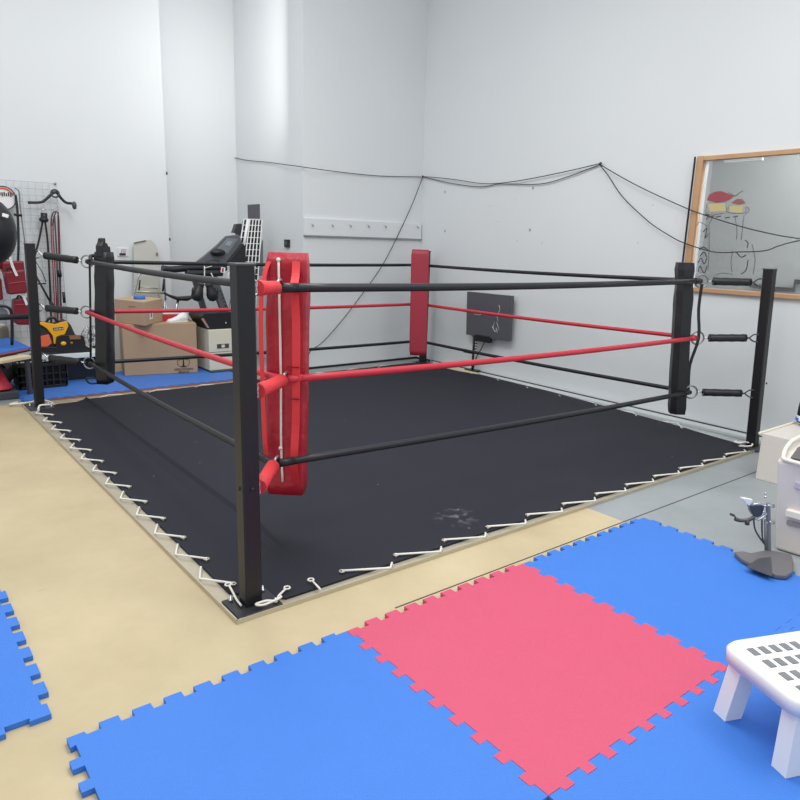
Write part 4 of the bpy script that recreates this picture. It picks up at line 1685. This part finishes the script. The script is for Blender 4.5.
# ------------------------------------------------------------------ hanging kit on the left wall
t = thing('wall_grid', 'thin grey wire grid panel hung on the wall at the far left', 'grid panel', (.35, 5.45, .4))
bm = B()
g0, g1, gz0, gz1 = -.02, .60, .35, 1.86
Yg = 5.46
for i in range(11):
    x = g0 + (g1 - g0) * i / 10
    tube(bm, [(x, Yg, gz0), (x, Yg, gz1)], .0022, 5)
for i in range(25):
    z = gz0 + (gz1 - gz0) * i / 24
    tube(bm, [(g0, Yg + .004, z), (g1, Yg + .004, z)], .0022, 5)
obj('wire_mesh', bm, mat('grid_wire', (176, 180, 186), .5, 0), t)
bm = B()
for x in (g0, g1):
    for z in (gz0, gz1):
        lathe(bm, [(.012, 0), (.012, .012), (.005, .014)], (x, 5.5, z), (0, -1, 0), 8)
obj('bracket', bm, MGREY, t)

Yh = 5.38
t = thing('curl_bar', 'black bent lat bar hanging by its centre ring on the wire grid', 'bar', A(55, 192, Yh), 'kit hanging on the wire grid')
bm = B()
tube(bm, smooth([A(28, 202.5, Yh), A(38, 202.5, Yh), A(43, 201.5, Yh), A(48, 197.5, Yh), A(53, 193, Yh), A(57, 193, Yh), A(61, 198, Yh), A(66, 202.5, Yh), A(72, 203.5, Yh)], 5), .0135, 10)
obj('bent_bar', bm, BLK, t)
bm = B()
ball(bm, A(74.3, 205.5, Yh - .03), .026, (.85, .85, 1.5))
obj('end_knob', bm, DGREY, t)
bm = B()
torus(bm, A(55, 193.5, Yh - .01), (0, 1, 0), .035, .009, 20, 8)
obj('centre_ring', bm, DGREY, t)

t = thing('resistance_band', 'red and black resistance bands looped on a hook below the lat bar', 'exercise band', A(55, 212, Yh), 'kit hanging on the wire grid')
bm = B()
top = A(55.5, 212, Yh)
for k, (u0, u1, m0) in enumerate(((51, 55, 340), (53, 57, 360), (58, 60.5, 345))):
    ribbon(bm, smooth([top + V(((-.02 + .02 * k), -.01 * k, 0)), A(u0, 225, Yh - .01 * k), A((u0 + u1) / 2, 270, Yh - .01 * k), A(u1, 315, Yh - .01 * k), A(u1 + 1, m0, Yh - .01 * k)], 4), .011, .004, (1, 0, 0))
obj('red_strand', bm, BANDR, t)
bm = B()
tube(bm, smooth([A(51.5, 226, Yh - .03), A(52, 215, Yh - .03), A(55.5, 211.5, Yh - .03), A(58.5, 216, Yh - .03), A(59.5, 240, Yh - .03), A(61, 300, Yh - .03), A(62, 320, Yh - .03)], 5), .006, 6)
ribbon(bm, smooth([A(54.5, 216, Yh - .035), A(56.5, 250, Yh - .035), A(58, 300, Yh - .035), A(57, 345, Yh - .035)], 4), .016, .004, (1, 0, 0))
obj('black_strand', bm, DGREY, t)
bm = B()
tube(bm, smooth([A(55, 197, Yh), A(57.5, 201, Yh), A(57, 207, Yh), A(54, 211, Yh), A(52.5, 208, Yh)], 5), .004, 6)
obj('hook', bm, CHROME, t)
bm = B()
tube(bm, [A(59, 270, Yh - .05), A(60, 277, Yh - .05)], .02, 8)
tube(bm, [A(63.5, 292, Yh - .05), A(64.5, 303, Yh - .05)], .014, 8)
obj('grip', bm, BLK, t)

t = thing('triceps_rope', 'black two-strand pull rope hanging on the grid behind the left post', 'pull rope', A(44, 212, Yh), 'kit hanging on the wire grid')
bm = B()
tube(bm, [A(44, 213, Yh), A(44, 221, Yh)], .030, 12)
lathe(bm, [(.03, 0), (.042, .012), (.042, .03), (.03, .045)], A(44, 222, Yh), seg=14)
obj('head', bm, BLK, t)
bm = B()
tube(bm, smooth([A(43, 220, Yh), A(39, 240, Yh), A(35, 255, Yh), A(33, 262, Yh)], 4), .0095, 8)
tube(bm, smooth([A(45, 220, Yh), A(47.5, 240, Yh), A(49, 265, Yh), A(50.5, 300, Yh), A(52, 345, Yh)], 4), .0095, 8)
obj('strand', bm, BLK, t)
bm = B()
torus(bm, A(44, 211.5, Yh), (0, 1, 0), .02, .004, 16, 6)
obj('eye', bm, CHROME, t)

t = thing('wall_strap', 'long black webbing strap with a cross buckle hanging above the red shields', 'strap', A(17, 197, Yh), 'kit hanging on the wire grid')
bm = B()
ribbon(bm, smooth([A(15.5, 195, Yh), A(17.5, 212, Yh), A(18.5, 240, Yh), A(18, 262, Yh), A(18, 270, Yh)], 4), .022, .005, (1, 0, 0))
obj('webbing', bm, BLK, t)
bm = B()
tube(bm, [A(14, 214.5, Yh - .01), A(22, 215.5, Yh - .01)], .012, 8)
obj('buckle', bm, BLK, t)
bm = B()
tube(bm, smooth([A(15, 188, Yh), A(19, 192, Yh), A(20, 205, Yh), A(22, 222, Yh), A(25, 245, Yh), A(26, 270, Yh)], 5), .006, 6)
obj('grey_cord', bm, MGREY, t)

t = thing('pull_stick', 'thin black stick slanting down beside the left post against the wall grid', 'stick', A(36, 275, Yh), 'kit hanging on the wire grid')
bm = B()
tube(bm, [A(36, 276, Yh - .03), A(52, 305, Yh - .03)], .010, 8)
obj('stick', bm, BLK, t)
bm = B()
tube(bm, [A(50.5, 302, Yh - .03), A(53.5, 308, Yh - .03)], .018, 8)
obj('tip', bm, BLK, t)
bm = B()
tube(bm, smooth([A(36, 262, Yh - .02), A(42, 272, Yh - .02), A(46, 282, Yh - .02)], 3), .004, 6)
tube(bm, [A(38, 284, Yh - .02), A(46, 283.5, Yh - .02)], .008, 6)
obj('tie', bm, BLK, t)

# round plaque
t = thing('round_plaque', 'round white plaque with an orange arc and black row of bars on the wall', 'plaque', A(4, 203, 5.44))
c = A(3, 198, 5.43)
bm = B()
lathe(bm, [(.106, 0), (.106, .02)], c, (0, -1, 0), 32)
obj('disc', bm, WHITE, t)
bm = B()
torus(bm, c + V((0, -.021, 0)), (0, -1, 0), .106, .005, 36, 6)
obj('dark_rim', bm, BLK, t)
bm = B()
torus(bm, c + V((0, -.022, 0)), (0, -1, 0), .088, .008, 24, 6, -1.1, 1.1)
obj('orange_arc', bm, ORG, t)
bm = B()
for k in range(10):
    bx(bm, c + V((-.08 + k * .018, -.024, .032 + .005 * (k % 2))), (.010, .004, .036 if k % 3 else .026))
obj('bar_row', bm, BLK, t)

# big black ball bag
t = thing('ball_punch_bag', 'big round black punch bag with a white tag hanging at the left edge', 'punch bag', A(-12, 262, 4.55))
c = A(-9.5, 231, 4.55)
bm = B()
prof = []
for j in range(17):
    th = PI * j / 16
    rr_ = .325 * math.sin(th)
    zz = .275 * math.cos(th)
    prof.append((rr_ * (.56 if False else .6), -zz))
lathe(bm, prof, c, seg=32)
for v in bm.verts:
    pass
obj('shell', bm, mat('black_leather', (26, 28, 34), .42, var=.1, bump=.15, bscale=30), t)
bm = B()
dirp = (CAM - c).normalized()
pt = near(5, 216, c) + (CAM - c).normalized() * .178
bx(bm, pt, (.045, .02, .028), Matrix.Rotation(.3, 3, 'Y') @ rz(-.3), bev=.002)
obj('white_tag', bm, WHITE, t)
bm = B()
for k in range(4):
    a = k * PI / 2
    tube(bm, [c + V((.05 * math.cos(a), .05 * math.sin(a), .26)), c + V((0, 0, .8))], .006, 6)
tube(bm, [c + V((0, 0, .8)), c + V((0, 0, 3.0))], .010, 6)
obj('hanging_chain', bm, CHROME, t)

# red target shields hanging on the wall
def shield(poly, y, th, label, strap=None, seam=None):
    p = A(sum(q[0] for q in poly) / len(poly), max(q[1] for q in poly), y)
    t = thing('kick_shield', label, 'kick shield', p, 'red kick shields hanging on the left')
    bm = B()
    prism(bm, [A(u, v, y) for u, v in poly], (0, th, 0), bev=.014)
    obj('cushion', bm, PADG, t)
    if strap:
        bm = B()
        ribbon(bm, smooth([A(u, v, y - .01) for u, v in strap], 3), .022, .005, (1, 0, .3))
        obj('strap', bm, WHITE, t)
    if seam:
        bm = B()
        tube(bm, [A(u, v, y - .002) for u, v in seam], .004, 5)
        obj('seam', bm, mat('seam_red', (190, 80, 88), .6), t)
    bm = B()
    q0 = A(poly[0][0] + 4, poly[0][1], y + .03)
    tube(bm, smooth([q0 + V((-.02, 0, -.01)), q0 + V((.01, 0, .04)), q0 + V((.05, 0, .0))], 4), .009, 6)
    obj('handle', bm, BLK, t)
    return t


shield([(2, 262), (24, 261), (25.5, 275), (8, 276), (2.5, 272)], 5.12, .12, 'rear red kick shield peeping out above the strapped one', None, None)
shield([(4, 272), (25, 269.5), (27.5, 293), (9, 295)], 4.95, .14, 'red kick shield with a white strap hanging left of the left post', [(10, 257), (12.5, 266), (17, 276)], [(9, 283.5), (17, 282.5), (25, 281.5)])
shield([(14, 300), (22, 298), (34, 299), (34, 325), (17, 325), (14, 320)], 5.0, .14, 'lowest red kick shield, half hidden by the left post', [(22, 293), (25, 300), (27, 305)], [(15, 305), (28, 304)])
shield([(-22, 279), (1.5, 278), (3.5, 300), (-20, 302)], 5.0, .14, 'red kick shield cut off by the left edge of the photo')
shield([(-18, 258), (0, 257), (3, 262), (1, 270), (-16, 270)], 5.14, .10, 'small red kick shield under the round punch bag at the edge')

# ------------------------------------------------------------------ right side: tubs, stand, bottle, stool
t = thing('storage_tub', 'low cream plastic tub with a pale rim against the right wall', 'tub', (3.7, -.7, 0))
bm = B()
x0, x1, y0, y1, h1 = 3.27, 4.1, -1.15, -.385, .295
loft(bm, [[V(((x0 + x1) / 2 + sx * ((x1 - x0) / 2 - .01 + k), (y0 + y1) / 2 + sy * ((y1 - y0) / 2 - .01 + k), z)) for sx, sy in ((-1, -1), (1, -1), (1, 1), (-1, 1))] for z, k in ((0.002, -.0), (.04, 0), (h1, .0))], sm=False)
obj('body', bm, CREAM, t)
bm = B()
for (a, b) in (((x0, y0), (x1, y0)), ((x1, y0), (x1, y1)), ((x1, y1), (x0, y1)), ((x0, y1), (x0, y0))):
    m_ = ((a[0] + b[0]) / 2, (a[1] + b[1]) / 2, h1 + .002)
    if a[1] == b[1] or a[0] == x1:
        bx(bm, m_, (abs(a[0] - b[0]) + .016, abs(a[1] - b[1]) + .016, .016), bev=.004)
obj('rim', bm, CREAM2, t)

t = thing('open_front_bin', 'tall cream bin with a slanted grey opening and moulded handle ledges', 'bin', (2.65, -1.1, 0))
# front-left faces meet at (2.385,-.93)
cn = V((2.285, -.955, 0))
fx = V((.1, -1, 0)).normalized()
fy = V((1, .1, 0)).normalized()


_l = near(777, 459, cn) - cn
_l.z = 0


def bp(a, b, z):
    return cn + fx * a + fy * b + _l * (z / .44) + V((0, 0, z))


bm = B()
prism(bm, [bp(0, 0, 0.003), bp(0, 0, .44), bp(.0, .10, .475), bp(0, .42, .50), bp(0, .42, .003)], fx * .46, bev=.012)
bb = obj('body', bm, CREAM, t)
bm = B()
tube(bm, smooth([bp(.02, .33, .51), bp(.015, .14, .505), bp(.02, .03, .465), bp(.06, -.004, .452), bp(.3, -.006, .452), bp(.45, 0, .452)], 5), .010, 8)
obj('rim', bm, CREAM2, t)
bm = B()
prism(bm, [bp(.05, .03, .458), bp(.05, .13, .487), bp(.08, .34, .504), bp(.42, .34, .504), bp(.42, .03, .458)], V((0, 0, .004)))
obj('opening', bm, mat('dark_hopper', (92, 90, 90), .6), t)
bm = B()
bx(bm, bp(.25, -.003, .345), (.012, .34, .032), rz(.1), bev=.003)
obj('ledge', bm, LAV, bb)
bm = B()
bx(bm, bp(.26, -.010, .205), (.034, .42, .034), rz(.1), bev=.004)
obj('ledge', bm, CREAM2, bb)
bm = B()
bx(bm, bp(.26, -.003, .155), (.012, .42, .022), rz(.1), bev=.003)
obj('groove', bm, mat('groove_grey', (150, 142, 142), .6), t)

t = thing('water_bottle', 'black bottle with a blue and white band standing on the cream tub', 'bottle', (3.74, -.49, .305))
c = V((3.74, -.455, .305))
bm = B()
lathe(bm, [(.030, .005), (.050, .012), (.052, .04), (.052, .10), (.047, .15), (.030, .19), (.022, .20)], c, seg=20)
obj('body', bm, BLK, t)
bm = B()
lathe(bm, [(.024, .198), (.026, .21), (.026, .24), (.015, .245)], c, seg=16)
obj('cap', bm, DGREY, t)
bm = B()
lathe(bm, [(.054, .022), (.0545, .024), (.0545, .055), (.054, .057)], c, seg=20)
obj('white_band', bm, WHITE, t)
bm = B()
for k in range(10):
    a = 2 * PI * k / 10
    bx(bm, c + V((.054 * math.cos(a), .054 * math.sin(a), .032)), (.006, .02, .02), rz(a))
obj('blue_pattern', bm, BLUE, t)
bm = B()
dv = (CAM - c)
dv.z = 0
dv.normalize()
ball(bm, c + dv * .05 + V((0, 0, .11)) - dv.cross(V((0, 0, 1))) * .012, .011)
obj('white_dot', bm, WHITE, t)

# chrome clamp stand with flat grey foot
t = thing('clamp_stand', 'chrome clamp stand with dark cup and side arm beside the cream bin', 'stand', (2.15, -.98, .02))
ctr = V((2.15, -.975, 0))


def at_stand(u, v, off=0):
    """point on the upright plane through the stand facing roughly the viewer"""
    dn = cf.copy()
    dn.z = 0
    dn.normalize()
    d_ = cf + cr * ((u - 400) / FPX) + cu * ((400 - v) / FPX)
    tt = (ctr + dn * off - CAM).dot(dn) / d_.dot(dn)
    return CAM + d_ * tt


S_ = at_stand
bm = B()
tube(bm, smooth([S_(768, 503), S_(768.5, 525), S_(769, 556)], 4), .010, 10)
tube(bm, [S_(765.5, 520), S_(766, 553)], .007, 8)
obj('pole', bm, MGREY, t)
bm = B()
q = [S_(u, v) for u, v in ((750, 506), (752, 513), (754.5, 517), (758, 518), (762, 516), (764, 511), (764.5, 506))]
nf = V((cf.x, cf.y, 0)).normalized() * .035
prism(bm, q, nf, bev=.004)
obj('cup', bm, mat('dark_cup', (82, 82, 86), .3, .5), t)
bm = B()
tube(bm, smooth([S_(749, 507, .02), S_(754, 504.5), S_(760, 504), S_(765, 506)], 4), .006, 8)
tube(bm, smooth([S_(752, 517), S_(758, 519.5), S_(764, 516), S_(768, 512)], 4), .006, 8)
tube(bm, smooth([S_(766, 506), S_(774, 506)], 4), .008, 8)
tube(bm, smooth([S_(766, 523), S_(774, 522.5)], 4), .008, 8)
obj('bracket', bm, CHROME, t)
bm = B()
for u, v in ((765, 506), (769, 505.5), (763.5, 512), (770, 522), (765.5, 497), (765.5, 493.5)):
    ball(bm, S_(u, v, -.01), .0055)
obj('screw', bm, CHROME, t)
bm = B()
prism(bm, [S_(u, v, -.005) for u, v in ((741.5, 498), (746, 498.5), (753, 500), (752, 503), (749.5, 506), (746, 503.5))], nf * .5, bev=.002)
obj('pointed_tip', bm, WHITE, t)
bm = B()
tube(bm, smooth([S_(735, 519), S_(740, 520.5), S_(748, 520), S_(754, 517)], 4), .009, 8)
tube(bm, [S_(747.5, 520), S_(747, 524.5)], .011, 8)
tube(bm, [S_(730.5, 514), S_(734, 515.5)], .006, 8)
tube(bm, [S_(734, 515.5), S_(737, 519.5)], .004, 6)
obj('side_arm', bm, mat('dark_chrome', (92, 88, 88), .3, .6), t)
bm = B()
tube(bm, smooth([S_(753.5, 518), S_(755, 529), S_(760, 538), S_(767, 547), (S_(772, 554))], 5), .0042, 6)
tube(bm, smooth([S_(762, 518), S_(762, 530), S_(763, 540), S_(768, 548), S_(770, 555)], 5), .0042, 6)
obj('cable', bm, DGREY, t)
bm = B()
G_ = lambda u, v: at(u, v, 2, .02)
prism(bm, [G_(u, v) for u, v in ((733.5, 556), (742, 555), (750, 557), (767, 553.5), (791, 558), (793, 566), (792, 576), (786, 580), (775, 579), (757, 571), (741, 563))], (0, 0, .022), bev=.006)
obj('grey_foot', bm, CLOTHG, t)
bm = B()
prism(bm, [at(u, v, 2, .042) for u, v in ((746, 567), (758, 559), (771, 557.5), (772, 577), (760, 572.5))], (0, 0, .003))
obj('foot_facet', bm, DGREY, t)

# white step stool nearest the viewer
t = thing('step_stool', 'white plastic step stool with a slotted top at the lower right', 'stool', (1.0, -1.6, 0))
zt = .25
p0 = V((.865, -1.39, 0))
p1 = V((1.129, -1.50, 0))
ex = (p1 - p0).normalized()
ey_ = V((ex.y, -ex.x, 0))


def sp(a, b, z):
    return p0 + ex * a + ey_ * b + V((0, 0, z))


Wd, Dp = .44, .30


def rrect(inset, rad, z, grow=0):
    o = []
    for cxx, cyy, a0 in ((inset + rad, inset + rad, 180), (Wd - inset - rad, inset + rad, 270), (Wd - inset - rad, Dp - inset - rad, 0), (inset + rad, Dp - inset - rad, 90)):
        for q_ in range(0, 91, 15):
            an = math.radians(a0 + q_)
            o.append(sp(cxx + rad * math.cos(an), cyy + rad * math.sin(an), z))
    return o


bm = B()
loft(bm, [rrect(.0, .05, zt - .05), rrect(-.004, .052, zt - .012), rrect(.004, .05, zt), rrect(.03, .03, zt), rrect(.034, .03, zt - .006)])
obj('top', bm, WHITE, t)
bm = B()
for i in range(9):
    for j in range(4):
        bx(bm, sp(.065 + i * .039, .06 + j * .06, zt - .005), (.022, .034, .003), rz(math.atan2(ex.y, ex.x)))
k = obj('slot', bm, MGREY, t)
k['kind'] = 'stuff'
for a_, b_ in ((.05, .05), (Wd - .05, .05), (.05, Dp - .05), (Wd - .05, Dp - .05)):
    bm = B()
    so = (1 if a_ > .2 else -1, 1 if b_ > .2 else -1)
    loft(bm, [[sp(a_ + x + so[0] * .02 * (1 - f), b_ + y + so[1] * .015 * (1 - f), .019 + (zt - .06) * f) for x, y in ((-.03, -.025), (.03, -.025), (.03, .025), (-.03, .025))] for f in (0, 1)], sm=False)
    obj('leg', bm, WHITE, t)
bpy.context.view_layer.update()
